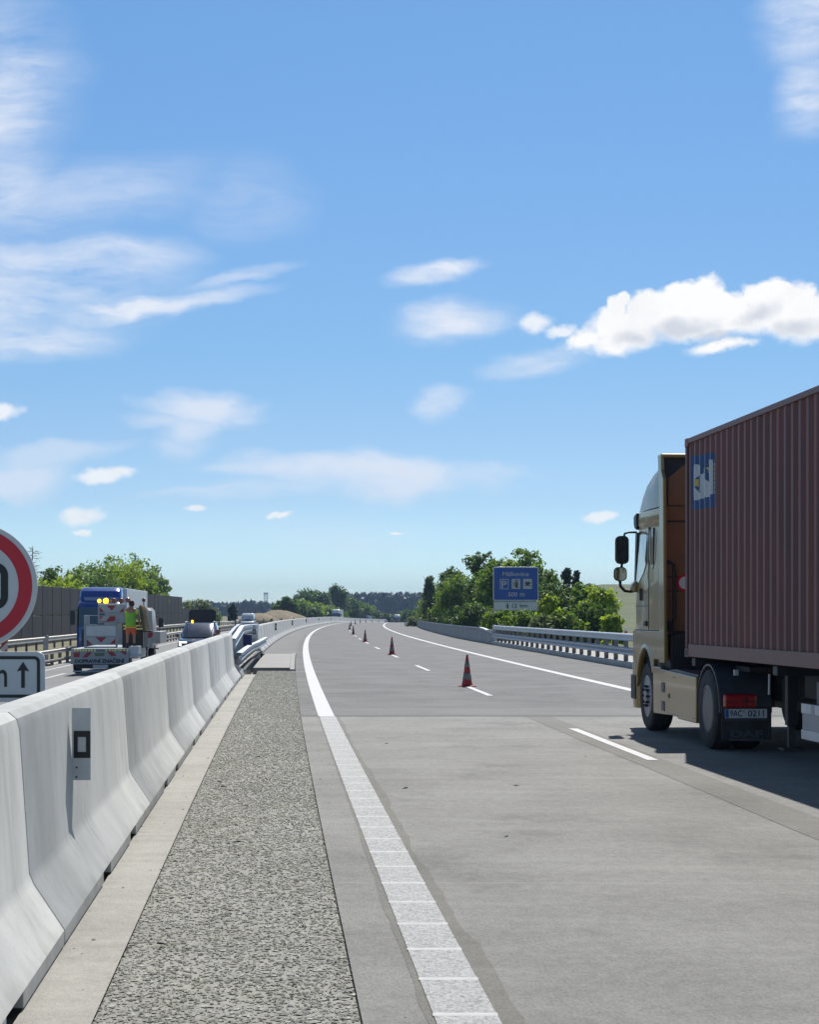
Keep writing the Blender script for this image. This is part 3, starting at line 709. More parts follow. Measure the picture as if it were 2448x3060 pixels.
cy = [77.1, 113, 154.8, 203, 260, 312, 358, 402, 448, 494, 540, 586, 632]
for i, y in enumerate(cy):
    dup(C0, (WL(y)+3.58, y, hz(y)), .2*i, CL[i] if i < 5 else 'small distant traffic cone in the row following the bend', GC)

# ------------------------------------------------------------------ beacons (upright striped boards)
def stripes(mb, x0, x1, z0, z1, y, w_, sl, mi=1, ph=0.0):
    """slanting bands clipped to a rectangle, as faces facing -Y"""
    t0 = -(abs(sl)*(x1-x0))-w_*2+ph
    while t0 < (z1-z0)+w_*2+abs(sl)*(x1-x0):
        poly = [(x0, z0+t0), (x1, z0+t0+sl*(x1-x0)), (x1, z0+t0+sl*(x1-x0)+w_), (x0, z0+t0+w_)]
        for lim, sg in ((z0, 1), (z1, -1)):
            out = []
            for i in range(len(poly)):
                a, b = poly[i], poly[(i+1) % len(poly)]
                ia, ib = (a[1]-lim)*sg >= 0, (b[1]-lim)*sg >= 0
                if ia: out.append(a)
                if ia != ib:
                    k = (lim-a[1])/(b[1]-a[1]); out.append((a[0]+(b[0]-a[0])*k, lim))
            poly = out
            if not poly: break
        if len(poly) > 2: mb.add([(p[0], y, p[1]) for p in poly], [tuple(range(len(poly)))], mi)
        t0 += w_*2
M_amber_off = mat('amber_lamp_off', (.30, .09, .03), .3, var=.15, scale=9, coat=.5)
def beacon(y, off, z, label, faced=True, h=1.0, foot=.28, rz=0.0, cat='beacon board', lamp=True):
    t = thing('beacon_board', label, cat, (WL(y)+off, y, z), rz, 'striped beacon boards')
    mb = MB(); mb.box(-.125, .125, -.012, .012, foot, foot+h); mb.build('board', M_refl if faced else M_grey, t, bevel=.004)
    if faced:
        mb = MB(); stripes(mb, -.118, .118, foot+.02, foot+h-.02, -.0155, .24, 1.0, 0, .05); mb.build('red_stripes', M_dkred, t, fix=False)
    mb = MB(); mb.box(-.03, .03, -.03, .03, 0, foot+.02); mb.box(-.2, .2, -.38, .38, 0, .1); mb.build('foot', M_chassis, t, bevel=.015)
    if lamp:
        mb = MB(); mb.lathe([(.02, 0), (.09, .0), (.095, .05), (.0, .075)], (.06, -.03, foot+h+.07), 'y', 14); mb.build('lamp', M_amber_off if faced else M_grey, t, smooth=True)
    return t
def onL(y, off): return gL(off, y)
beacon(73, -12.0, onL(73, -12), 'red and white beacon board half hidden by the round speed sign', h=1.05, foot=.3)
beacon(88, -12.45, onL(88, -12.5), 'grey back of a beacon board between the round sign and the works truck', False, h=1.1, foot=.2)
beacon(71, -3.5, onL(71, -3.5)-.02, 'red and white beacon board beside the dark car', h=1.0, foot=.25)
beacon(138, -11.75, onL(138, -11.75), 'grey back of a beacon board at the far guard rail, left of the dark car', False, h=1.15, foot=.25)
beacon(122, -10.1, onL(122, -10.1), 'second grey beacon board back, next to the dark car', False, h=1.1, foot=.25)
GD = 'dark silhouetted beacon boards by the white van'
for y, o in ((205, -12.2), (222, -12.2), (236, -6.6), (243, -11.6), (262, -6.4), (288, -12.3), (300, -6.3), (312, -12.0), (340, -12.3), (352, -6.5), (385, -12.3), (420, -12.3)):
    b = beacon(y, o, onL(y, o), 'small dark beacon board on the far bend of the opposite carriageway', False, h=1.0, foot=.25)
    b['group'] = GD
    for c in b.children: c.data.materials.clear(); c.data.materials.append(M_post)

# ------------------------------------------------------------------ speed sign and distance plate
ts = thing('speed_sign', 'round red-rimmed speed limit sign with distance plate, cut by the left frame edge', 'road sign', (-.2367*14.6, 14.6, 0))
M_signw = mat('sign_white', (.66, .67, .66), .4, var=.03, scale=3, dirt=(.5, .5, .48, .3), dscale=4)
M_signr = mat('sign_red', (.60, .010, .03), .38, var=.05, scale=3)
zc = EYE+(HOR-1751)*14.6/F_PX
mb = MB(); mb.lathe([(.0, 0), (.492, 0), (.5, .008), (.5, .03), (.485, .04), (0, .04)], (0, 0, zc), 'y', 64); mb.build('disc', M_signw, ts, auto=40)
mb = MB(); n = 72
for r0, r1 in ((.355, .462),):
    vs = []
    for k in range(n):
        a = 2*math.pi*k/n; vs += [(r0*math.cos(a), -.0035, zc+r0*math.sin(a)), (r1*math.cos(a), -.0035, zc+r1*math.sin(a))]
    mb.add(vs, [(2*k, 2*k+1, (2*k+3) % (2*n), (2*k+2) % (2*n)) for k in range(n)])
mb.build('red_ring', M_signr, ts, fix=False)
mb = MB()
def stadium(mb, cx, cz, w_, h_, th, y):
    o = rrect(cx-w_/2, cx+w_/2, cz-h_/2, cz+h_/2, min(w_, h_)*.42, 7); i = rrect(cx-w_/2+th, cx+w_/2-th, cz-h_/2+th, cz+h_/2-th, max(.01, min(w_, h_)*.42-th), 7)
    n = len(o); mb.add([(p[0], y, p[1]) for p in o]+[(p[0], y, p[1]) for p in i], [(k, (k+1) % n, (k+1) % n+n, k+n) for k in range(n)])
stadium(mb, .149, zc, .245, .372, .058, -.0035)
stadium(mb, -.149, zc+.088, .215, .196, .055, -.0035); stadium(mb, -.149, zc-.086, .235, .205, .055, -.0037)
mb.build('digits', M_black, ts, fix=False)
zp1 = EYE+(HOR-1947)*14.6/F_PX; zp0 = zp1-.40; hw = .56
mb = MB(); mb.prism(rrect(-hw, hw, zp0, zp1, .06), 'y', 0, .03); mb.build('distance_plate', M_signw, ts, bevel=.006)
mb = MB(); o = rrect(-hw+.035, hw-.035, zp0+.035, zp1-.035, .045, 5); i = rrect(-hw+.06, hw-.06, zp0+.06, zp1-.06, .025, 5); n = len(o)
mb.add([(p[0], -.004, p[1]) for p in o]+[(p[0], -.004, p[1]) for p in i], [(k, (k+1) % n, (k+1) % n+n, k+n) for k in range(n)])
mb.build('black_border', M_black, ts, fix=False)
mb = MB()
u = 14.6/F_PX
def sx(px): return (px-1224)*u-(-.2367*14.6)
def sz(py): return EYE+(HOR-py)*u
ax = sx(69)
mb.add([(ax-.014, -.004, sz(2055)), (ax+.014, -.004, sz(2055)), (ax+.014, -.004, sz(2003)), (ax+.049, -.004, sz(2006)), (ax, -.004, sz(1977)), (ax-.049, -.004, sz(2006)), (ax-.014, -.004, sz(2003))], [tuple(range(7))])
text_into(mb, 'm', sx(-32), sx(21), sz(2052), sz(2001), -.004, bold=.008)
text_into(mb, '500', sx(-175), sx(-62), sz(2052), sz(1978), -.004, bold=.02)
mb.build('black_lettering', M_black, ts, fix=False)
mb = MB(); mb.tube([(0, .065, 0), (0, .065, zc+.45)], .03, 12)
for zz in (zc+.25, zc-.25, zp1-.08, zp0+.08): mb.box(-.1, .1, .031, .045, zz-.02, zz+.02)
mb.build('post', M_galv, ts, auto=40)
mb = MB(); mb.box(-.25, .25, -.2, .45, -.3, -.02); mb.build('foot', M_chassis, ts, bevel=.02)

# ------------------------------------------------------------------ blue service-area sign
tb = thing('service_sign', 'blue motorway service area sign above a white distance plate among the bushes', 'road sign', (7.5, 130, 0), .0)
k = 130/F_PX
def bx(px): return (px-1224)*k-7.5
def bz(py): return EYE+(HOR-py)*k
def qz(y_): return 1660+y_*200/1725          # readings on the enlarged sign
def qx(x_): return 1440+x_*200/1725
X0, X1 = bx(qx(290)), bx(qx(1465)); Z1, Z0 = bz(qz(290)), bz(qz(1165))
mb = MB(); mb.prism(rrect(X0, X1, Z0, Z1, .1), 'y', 0, .05); mb.build('blue_panel', M_lgrey, tb, bevel=.01)
mb = MB(); pts = rrect(X0+.07, X1-.07, Z0+.07, Z1-.07, .09); mb.add([(p[0], -.012, p[1]) for p in pts], [tuple(range(len(pts)))]); mb.build('blue_face', M_blue, tb, fix=False)
mb = MB()
def B(x0, y0, x1, y1): return bx(qx(x0)), bx(qx(x1)), bz(qz(y1)), bz(qz(y0))
text_into(mb, 'Málkovice', *B(535, 420, 1215, 530), -.016, bold=.012)
text_into(mb, '500', *B(680, 945, 915, 1055), -.016, bold=.012); text_into(mb, 'm', *B(985, 965, 1105, 1055), -.016, bold=.012)
text_into(mb, 'P', *B(510, 650, 645, 830), -.016, bold=.02)
mb.build('white_lettering', M_refl, tb, fix=False)
mb = MB()
o = rrect(*B(468, 605, 692, 868), .05); i = rrect(*B(486, 623, 674, 850), .035); n = len(o)
mb.add([(p[0], -.016, p[1]) for p in o]+[(p[0], -.016, p[1]) for p in i], [(q, (q+1) % n, (q+1) % n+n, q+n) for q in range(n)])
mb.build('parking_frame', M_refl, tb, fix=False)
for a in ((768, 600, 995, 860), (1065, 600, 1297, 860)):
    mb = MB(); pts = rrect(*B(*a), .06); mb.add([(p[0], -.016, p[1]) for p in pts], [tuple(range(len(pts)))]); mb.build('symbol_tile', M_refl, tb, fix=False)
def pump(mb, x0, y0, x1, y1, y):
    def q(a, b): return (bx(qx(x0+(x1-x0)*a)), y, bz(qz(y0+(y1-y0)*b)))
    mb.add([q(.48, .30), q(.95, .30), q(.95, .98), q(.48, .98)], [(0, 1, 2, 3)]); mb.add([q(.55, .02), q(.88, .02), q(.95, .10), q(.95, .30), q(.82, .30), q(.82, .14), q(.55, .14)], [tuple(range(7))])
    mb.add([q(.40, .05), q(.55, .02), q(.55, .14), q(.45, .17), q(.30, .40), q(.18, .40)], [tuple(range(6))]); mb.add([q(.1, .4), q(.32, .4), q(.32, .88), q(.16, .88)], [(0, 1, 2, 3)])
    mb.add([q(.42, .96), q(1, .96), q(1, 1.0), q(.42, 1.0)], [(0, 1, 2, 3)])
mb = MB(); pump(mb, 815, 625, 935, 830, -.02)
def q2(x, y): return (bx(qx(x)), -.02, bz(qz(y)))
mb.add([q2(1115, 680), q2(1240, 680), q2(1235, 720), q2(1210, 762), q2(1145, 762), q2(1125, 730)], [tuple(range(6))])
mb.add([q2(1240, 688), q2(1272, 690), q2(1272, 718), q2(1236, 730), q2(1237, 718), q2(1258, 710), q2(1258, 700), q2(1240, 700)], [tuple(range(8))])
mb.add([q2(1092, 765), q2(1275, 765), q2(1262, 782), q2(1108, 782)], [(0, 1, 2, 3)])
mb.build('black_symbols', M_black, tb, fix=False)
Y1, Y0 = bz(qz(1178)), bz(qz(1428))
mb = MB(); mb.prism(rrect(X0+.02, X1, Y0, Y1, .09), 'y', 0, .05); mb.build('distance_plate', M_signw, tb, bevel=.01)
mb = MB(); o = rrect(X0+.06, X1-.04, Y0+.05, Y1-.03, .08); i = rrect(X0+.085, X1-.065, Y0+.075, Y1-.055, .06); n = len(o)
mb.add([(p[0], -.012, p[1]) for p in o]+[(p[0], -.012, p[1]) for p in i], [(q, (q+1) % n, (q+1) % n+n, q+n) for q in range(n)])
text_into(mb, '12', *B(785, 1240, 905, 1345), -.012, bold=.012); text_into(mb, 'km', *B(985, 1240, 1185, 1335), -.012, bold=.012)
pump(mb, 618, 1225, 692, 1360, -.012)
mb.build('black_lettering', M_black, tb, fix=False)
for xx in (X0+.6, X1-.6):
    mb = MB(); mb.box(xx-.06, xx+.06, .06, .18, -.6, Z1-.1)
    mb.build('post', M_galv, tb)

# ------------------------------------------------------------------ wheels
def wheel(parent, x, y, z, r, w_, side, convex=True, name='wheel'):
    """tyre and rim, outer face towards side (-1 = left)"""
    wh = bpy.data.objects.new(name, None); COL.objects.link(wh); wh.parent = parent; wh.location = (x, y, z)
    rr_ = r*.58
    mb = MB(); s = side
    mb.lathe([(rr_, -w_/2*s), (rr_+.03, -w_*.48*s), (r*.9, -w_*.5*s), (r*.975, -w_*.42*s), (r, -w_*.3*s), (r, -.02*s), (r*.985, -.01*s), (r*.985, .01*s), (r, .02*s), (r, w_*.3*s), (r*.975, w_*.42*s), (r*.9, w_*.5*s), (rr_+.03, w_*.48*s), (rr_, w_*.4*s)], (0, 0, 0), 'x', 40)
    mb.build('tyre', M_rubber, wh, auto=35)
    mb = MB()
    if convex: pr = [(rr_+.012, w_*.47), (rr_-.02, w_*.49), (rr_-.04, w_*.38), (rr_*.72, w_*.42), (rr_*.62, w_*.48), (rr_*.40, w_*.49), (rr_*.36, w_*.56), (rr_*.2, w_*.59), (0, w_*.60)]
    else: pr = [(rr_+.012, w_*.47), (rr_-.02, w_*.49), (rr_-.04, w_*.30), (rr_*.86, -w_*.22), (rr_*.60, -w_*.28), (rr_*.52, -w_*.05), (rr_*.44, w_*.22), (rr_*.3, w_*.30), (0, w_*.32)]
    mb.lathe([(a, b*s) for a, b in pr], (0, 0, 0), 'x', 40)
    mb.build('rim', M_rim if convex else M_rim_dark, wh, auto=35)
    mb = MB()
    for k_ in range(10):
        a = 2*math.pi*k_/10; rb = rr_*(.50 if convex else .56); hb = w_*(.475 if convex else -.2)
        mb.lathe([(.02, hb*s), (.02, (hb+.05)*s), (.0, (hb+.055)*s)], (0, rb*math.cos(a), rb*math.sin(a)), 'x', 6)
    if convex:
        for k_ in range(8):
            a = 2*math.pi*(k_+.5)/8; rb = rr_*.80; mb.lathe([(.035, w_*.41*s), (.03, w_*.44*s), (0, w_*.425*s)], (0, rb*math.cos(a), rb*math.sin(a)), 'x', 8)
    mb.build('wheel_nuts', M_chassis, wh)
    return wh
def ringxy(x0, x1, y0, y1, z, r, n=5, zslope=0.0):
    return [(p[0], p[1], z+zslope*(p[1]-y0)) for p in rrect(x0, x1, y0, y1, r, n)]

# ------------------------------------------------------------------ the gold tractor and its container
THD = math.atan(.083); ORG = (3.666, 24.5, 0)
def paint(name, col, metal=.0, rough=.25, coat=1.0, var=.05):
    return mat(name, col, rough, metal, var=var, scale=1.2, coat=coat, dirt=(col[0]*.75, col[1]*.72, col[2]*.68, .5), dscale=.9)
M_gold = paint('champagne_paint', (.29, .198, .072), .4, .33, coat=.5)
M_gold_shade = mat('gold_shade_paint', (.235, .112, .052), .5, .15, var=.12, scale=2, dirt=(.14, .07, .035, .6), dscale=1.5)  # brown holds the gold paint's shade and the container's red reflection
M_fender = mat('grey_mudguard', (.055, .06, .075), .45, var=.2, scale=3, dirt=(.12, .12, .125, .4), dscale=2)
M_cont = mat('container_brown', (.150, .054, .049), .5, .0, var=.18, scale=1.1, spec=.4, dirt=(.085, .040, .040, .6), dscale=.7, stretch=(1, 1, .4))
M_contr = mat('container_rail_brown', (.165, .068, .060), .5, .0, var=.18, scale=2, dirt=(.10, .06, .06, .5), dscale=3)
M_lampr = mat('rear_lamp_red', (.42, .012, .016), .18, var=.2, scale=14, coat=1.0)
M_plate = mat('plate_white', (.62, .64, .66), .4, var=.04, scale=5)
M_euro = mat('plate_blue', (.02, .09, .38), .4, var=.05)
tt = thing('tractor_unit', 'champagne gold truck tractor with tall roof fairing and black wing mirrors', 'truck', ORG, THD)
W = 2.46
# cab shell above the arch line
mb = MB()
def cabring(f, r, ins, z, rc=.16, zs=0.0): return ringxy(ins, W-ins, r, f, z, rc, 6, zs)
R0 = 1.46
mb.loft([cabring(3.30, R0, .0, 1.46), cabring(3.30, R0, .0, 1.9), cabring(3.26, R0, .0, 2.25, .16), cabring(3.17, R0, .015, 2.90, .16), cabring(3.16, R0, .02, 3.0, .16), cabring(3.20, R0, .012, 3.02, .14), cabring(3.19, R0, .02, 3.21, .16)], caps=True)
mb.build('cab_body', M_gold, tt, auto=28)
mb = MB()
mb.loft([cabring(3.18, R0, .02, 3.225, .18), cabring(3.17, R0, .022, 3.25, .2), cabring(3.08, R0, .035, 3.42, .26), cabring(2.93, R0, .05, 3.58, .34), cabring(2.66, R0, .075, 3.72, .42), cabring(2.36, R0, .11, 3.81, .42), cabring(2.05, R0, .17, 3.87, .28), cabring(1.8, R0, .30, 3.90, .15)])
mb.build('roof', M_gold, tt, auto=35)
# lower side sheets with wheel arch
arch = [(2.45+.60*math.cos(R_(a)), .50+.70*math.sin(R_(a))) for a in range(20, 161, 10)]
poly = [(1.22, 1.06), (1.87, 1.06)]+[p for p in reversed(arch) if p[1] > .74 and (p[0] > 1.85)][0:]+[(3.06, .62), (3.26, .62), (3.34, 1.05), (3.33, 1.458), (1.22, 1.458)]
for nm, a, b in (('side_panel', -.012, .05), ('side_panel', W-.05, W+.012)):
    mb = MB(); mb.prism(poly, 'x', a, b); mb.build(nm, M_gold, tt, bevel=.008)
# flare over the arch
mb = MB()
fl = [[(x, 2.45+(.60+d)*math.cos(R_(a)), .50+(.70+d)*math.sin(R_(a))) for x, d in ((-.011, .0), (-.026, .005), (-.026, .03), (-.011, .07))] for a in range(22, 151, 8)]
mb.loft(fl); mb.build('wheel_arch', M_gold, tt, auto=40)
# bumper
mb = MB(); mb.loft([cabring(3.40, 3.02, -.012, .30, .12), cabring(3.45, 3.02, -.02, .50, .14), cabring(3.44, 3.02, -.02, .95, .14), cabring(3.36, 3.06, -.01, 1.06, .12)]); mb.build('bumper', M_gold, tt, auto=35)
mb = MB(); mb.box(-.03, .1, 3.1, 3.43, .42, .80); mb.build('corner_lamp', M_chassis, tt, bevel=.03)
mb = MB(); mb.box(.1, W-.1, 3.33, 3.345, 1.1, 1.95); mb.build('grille', M_black, tt, bevel=.01)
mb = MB(); mb.add([(.10, 3.275, 2.10), (W-.10, 3.275, 2.10), (W-.12, 3.195, 2.92), (.12, 3.195, 2.92)], [(0, 1, 2, 3)]); mb.build('windscreen', M_glass, tt, fix=False)
# side glass, door seams, handles (both flanks)
M_sideglass = glassmat('pale_side_glass', (.20, .30, .32), .03)
for s, xa in ((-1, 0.0), (1, W)):
    def sxx(d): return xa+s*d
    mb = MB(); pts = [(2.44, 2.88), (3.00, 2.88), (3.12, 2.20), (2.98, 2.16), (2.62, 2.30), (2.46, 2.42)]
    mb.add([(sxx(.006-(.018 if p[1] > 2.6 else .0)), p[0], p[1]) for p in pts], [tuple(range(6))]); mb.build('side_window', M_sideglass, tt, fix=False)
    mb = MB(); mb.prism([(3.02, 2.92), (3.15, 2.92), (3.25, 2.16), (3.15, 2.16)], 'x', min(sxx(-.05), sxx(.012)), max(sxx(-.05), sxx(.012))); mb.build('window_pillar', M_black, tt, bevel=.005)
    mb = MB(); e = sorted((sxx(-.02), sxx(.004)))
    for y0, y1, z0, z1 in ((2.255, 2.268, 1.48, 2.96), (1.95, 1.962, 2.35, 2.94), (2.27, 3.2, 1.815, 1.825), (1.25, 3.28, 1.4585, 1.4715)): mb.box(e[0], e[1], y0, y1, z0, z1)
    mb.build('door_seam', M_chassis, tt)
    mb = MB(); e = sorted((sxx(-.02), sxx(.03))); mb.box(e[0], e[1], 2.36, 2.52, 1.525, 1.60); mb.box(e[0], e[1], 2.75, 2.8, 1.9, 2.08); mb.build('door_handle', M_black, tt, bevel=.012)
    # fairing blade behind the cab
    mb = MB(); e = sorted((sxx(-.03), sxx(.018))); mb.prism([(1.18, 1.02), (1.50, 1.02), (1.50, 3.2), (1.56, 3.72), (1.58, 3.93), (1.38, 3.93), (1.36, 3.72), (1.24, 3.6)], 'x', *e); mb.build('side_fairing', M_gold, tt, bevel=.012)
    # grab handle stripe
    mb = MB(); e = sorted((sxx(.012), sxx(.035))); mb.tube([(sxx(.02), 1.98, 2.42), (sxx(.045), 1.98, 2.5), (sxx(.045), 1.98, 2.88), (sxx(.03), 2.12, 2.915)], .012, 8); mb.build('grab_rail', M_lgrey, tt, smooth=True)
# roof spoiler rear rim
mb = MB(); mb.box(-.015, W+.015, 1.36, 1.62, 3.90, 3.955); mb.build('roof_spoiler', M_gold, tt, bevel=.02)
mb = MB(); mb.box(.02, W-.02, 1.452, 1.46, 1.46, 3.22); mb.prism([(.10, 3.235), (W-.10, 3.235), (W-.10, 3.62), (W-.32, 3.80), (W-.5, 3.83), (.5, 3.83), (.32, 3.80), (.10, 3.62)], 'y', 1.44, 1.449); mb.build('rear_wall', M_gold_shade, tt, bevel=.004)
mb = MB(); mb.box(.04, W-.04, 1.44, 1.45, 2.995, 3.02); mb.box(.05, W-.05, 1.444, 1.451, 2.22, 2.232); mb.box(.05, W-.05, 1.444, 1.451, 2.02, 2.03); mb.box(.03, W-.03, 1.40, 1.46, 1.40, 1.462); mb.build('rear_seam', M_chassis, tt)
mb = MB(); mb.tube([(.06, 1.40, 2.42), (.10, 1.38, 2.44), (.16, 1.37, 2.40), (.17, 1.37, 2.3), (.17, 1.37, 1.62), (.12, 1.37, 1.56)], .024, 10); mb.box(.03, .15, 1.3, 1.44, 1.42, 1.60); mb.build('air_hose', M_black, tt, auto=40)
mb = MB(); mb.lathe([(0, 1.427), (.088, 1.427), (.088, 1.4315)], (.34, 0, 2.14), 'y', 24); mb.build('speed_sticker', M_signw, tt)
mb = MB(); mb.lathe([(.09, 1.432), (.122, 1.432), (.122, 1.446)], (.34, 0, 2.14), 'y', 24); mb.build('sticker_rim', M_signr, tt)
mb = MB(); mb.box(.012, W-.012, 1.4505, 1.459, 3.23, 3.905); mb.build('roof_shade_panel', M_chassis, tt)  # filler panel in near-black, put in for the shadow around the arched panel
# sun visor and mirrors
mb = MB(); mb.prism([(3.16, 2.96), (3.30, 2.99), (3.36, 3.05), (3.36, 3.18), (3.16, 3.22)], 'x', .0, W); mb.build('sun_visor', M_black, tt, bevel=.02)
def mirror(s, xa):
    t = bpy.data.objects.new('wing_mirror', None); COL.objects.link(t); t.parent = tt
    def X(d): return xa+s*d
    def hull(name, c, w_, h_, d_):
        mb = MB()
        mb.loft([[(c[0]+p[0]*k1, c[1]+yy, c[2]+p[1]*k1) for p in rrect(-w_/2, w_/2, -h_/2, h_/2, w_*.36, 6)] for yy, k1 in ((-d_*.45, .94), (-d_*.40, 1.0), (0, 1.0), (d_*.35, .86), (d_*.5, .55))]); mb.build(name, M_black, t, auto=40)
        mb = MB(); pts = rrect(c[0]-w_*.42, c[0]+w_*.42, c[2]-h_*.44, c[2]+h_*.44, w_*.3, 6); mb.add([(p[0], c[1]-d_*.46-.002, p[1]) for p in pts], [tuple(range(len(pts)))]); mb.build(name+'_glass', M_mirror if name != 'main_mirror' else M_mirror_dark, t, fix=False)
    hull('main_mirror', (X(.23), 3.12, 2.66), .20, .42, .16)
    hull('wide_mirror', (X(.255), 3.12, 2.30), .19, .21, .15)
    mb = MB(); mb.tube([(X(-.02), 3.2, 2.93), (X(.10), 3.2, 2.93), (X(.17), 3.17, 2.91), (X(.19), 3.14, 2.86)], .016, 8); mb.build('mirror_arm', M_black, t, smooth=True); mb = MB(); mb.tube([(X(.22), 3.13, 2.46), (X(.23), 3.13, 2.38)], .02, 8); mb.build('mirror_link', M_black, t, smooth=True)
    mb = MB(); mb.tube([(X(.25), 3.14, 2.21), (X(.24), 3.15, 2.12), (X(.17), 3.18, 2.05), (X(.08), 3.2, 2.04), (X(-.03), 3.2, 2.06)], .024, 8); mb.build('mirror_arm', M_black, t, smooth=True)
    mb = MB(); mb.loft([[(X(-.02)+s*p[0], 3.2+p[1], 2.10+zz) for p in rrect(0, .10*k_, -.1, .1, .03*k_+.004, 3)] for zz, k_ in ((-.06, .8), (0, 1), (.05, .8), (.1, .3))]); mb.build('mirror_foot', M_gold, t, auto=40)
m_, t_ = newmat('mirror_glass'); b_ = t_.n('ShaderNodeBsdfPrincipled', inp={'Base Color': (.42, .40, .36, 1), 'Metallic': 1.0, 'Roughness': .05}); o_ = t_.n('ShaderNodeOutputMaterial'); m_.node_tree.links.new(b_.outputs[0], o_.inputs[0]); M_mirror = m_
M_mirror_dark = mat('mirror_dark', (.016, .02, .026), .25, var=.3, scale=8)
mirror(-1, 0.0); mirror(1, W)
# chassis, tanks, skirts
mb = MB()
for x in (.80, W-.80): mb.box(x-.04, x+.04, -1.95, 3.1, .62, .92)
mb.box(.76, W-.76, -1.93, -1.86, .62, .92); mb.build('chassis_frame', M_chassis, tt, bevel=.01)
sk = [(-.70, .29), (.30, .29), (.46, .32), (1.85, .29), (1.90, .955), (1.42, .955), (1.38, .93), (-.70, .885)]
for s, a, b in ((-1, -.02, .03), (1, W-.03, W+.02)):
    mb = MB(); mb.prism(sk, 'x', a, b); q = mb.build('side_skirt', M_gold, tt, bevel=.012)
    xo = -.024 if s < 0 else W+.024
    mb = MB()
    for y0, z0, w_, h_ in ((1.22, .68, .17, .135), (1.22, .42, .17, .135), (.86, .575, .085, .06)): mb.cbox((xo, y0, z0), (.012, w_, h_))
    mb.build('skirt_vent', M_post, q)
    mb = MB(); mb.cbox((xo+(.001 if s < 0 else -.001), .62, .345), (.012, 2.4, .018)); mb.cbox((xo, .70, .84), (.014, .34, .016)); mb.build('skirt_ridge', M_gold, q, bevel=.003)
mb = MB(); mb.box(.06, .72, -.62, 1.86, .36, .84); mb.box(W-.72, W-.06, -.62, 1.86, .36, .84); mb.build('fuel_tank', M_chassis, tt, bevel=.05)
mb = MB(); mb.loft([[(x, y, .86+.05*math.sin(y*3)), (x+.5, y, .88), (x+.5, y, .92), (x, y, .93+.03*math.sin(y*4))] for x, y in ((.02, -.66), (.02, .0), (.02, .6), (.02, 1.36))]); mb.build('catwalk', M_fender, tt, auto=40)
mb = MB(); mb.box(.1, W-.1, 1.3, 3.1, .62, 1.42); mb.build('engine_block', M_chassis, tt, bevel=.03)
# wheels
for s, x in ((-1, .165), (1, W-.165)): wheel(tt, x, 2.45, .505, .505, .31, s)
for s, x in ((-1, .13), (1, W-.13)): wheel(tt, x, -1.26, .505, .505, .29, s, False)
for s, x in ((-1, .47), (1, W-.47)): wheel(tt, x, -1.26, .505, .505, .29, s, False, 'inner_wheel')
# mudguards, rear end
for s, x0, x1 in ((-1, .0, .66), (1, W-.66, W)):
    mb = MB(); rings = []
    for a in range(-2, 185, 11):
        c, q = math.cos(R_(a)), math.sin(R_(a)); rings.append([(x0, -1.26-.56*c, .505+.545*q), (x1, -1.26-.56*c, .505+.545*q), (x1, -1.26-.585*c, .505+.57*q), (x0, -1.26-.585*c, .505+.57*q)])
    mb.loft(rings); mb.build('mudguard', M_fender, tt, auto=40)
    mb = MB(); mb.box(x0+.02, x1-.02, -1.885, -1.87, .15, .56); q = mb.build('mud_flap', M_chassis, tt)
    mb = MB(); xm = (x0+x1)/2; text_into(mb, 'DAF', xm-.20, xm+.20, .185, .27, -1.889, bold=.03)
    mb.cbox((xm, -1.888, .155), (.42, .004, .022)); mb.build('flap_lettering', M_fender, q, fix=False)
    mb = MB(); xa = x0+.03 if s < 0 else x1-.45; mb.box(xa, xa+.42, -1.95, -1.86, .55, .72); q = mb.build('tail_lamp', M_lampr, tt, bevel=.03)
    mb = MB(); mb.box(xa+.01, xa+.41, -1.957, -1.951, .627, .637); mb.box(xa+.27, xa+.29, -1.957, -1.951, .57, .70); mb.build('lamp_divider', M_black, q)
mb = MB(); mb.box(.05, .575, -1.925, -1.915, .425, .537); q = mb.build('number_plate', M_plate, tt, bevel=.003)
mb = MB(); mb.box(.052, .094, -1.929, -1.9255, .43, .532); mb.build('plate_band', M_euro, q)
mb = MB(); text_into(mb, '9AC', .112, .262, .443, .522, -1.9285, bold=.012); text_into(mb, '*', .272, .298, .488, .520, -1.9285); text_into(mb, '0211', .335, .535, .443, .522, -1.9285, bold=.012); mb.build('plate_lettering', M_black, q, fix=False)
mb = MB(); mb.box(.05, .575, -1.93, -1.90, .395, .42); mb.build('plate_holder', M_fender, tt)
mb = MB(); mb.lathe([(.0, 0), (.48, 0), (.5, .05), (.46, .09), (0, .1)], (W/2, -.75, .93), 'z', 24); mb.build('fifth_wheel', M_chassis, tt, auto=40)

# container
tc_ = thing('shipping_container', 'brown corrugated shipping container with a blue and white emblem at its front', 'container', ORG, THD)
CW, CL_, CZ0, CZ1 = 2.44, 12.19, 1.13, 4.03
def corr(x, sgn, y0, y1):
    """corrugated side sheet as a path in plan"""
    pts = []; y = y1; per = .274
    while y > y0+per:
        for d, dep in ((0, 0), (.070, 0), (.137, .036), (.207, .036)): pts.append((x+sgn*dep, y-d))
        y -= per
    pts.append((x, y)); pts.append((x, y0)); return pts
for x, sg in ((.022, 1), (CW-.022, -1)):
    mb = MB(); p = corr(x, sg, -CL_+.16, -.16); n = len(p)
    mb.add([(a, b, CZ0+.17) for a, b in p]+[(a, b, CZ1-.07) for a, b in p], [(i, i+1, n+i+1, n+i) for i in range(n-1)]); mb.build('side_wall', M_cont, tc_, fix=False)
mb = MB(); p = [(CW*(i/36.0), -.05-(.036 if (i//2) % 2 else 0)) for i in range(37)]; n = len(p)
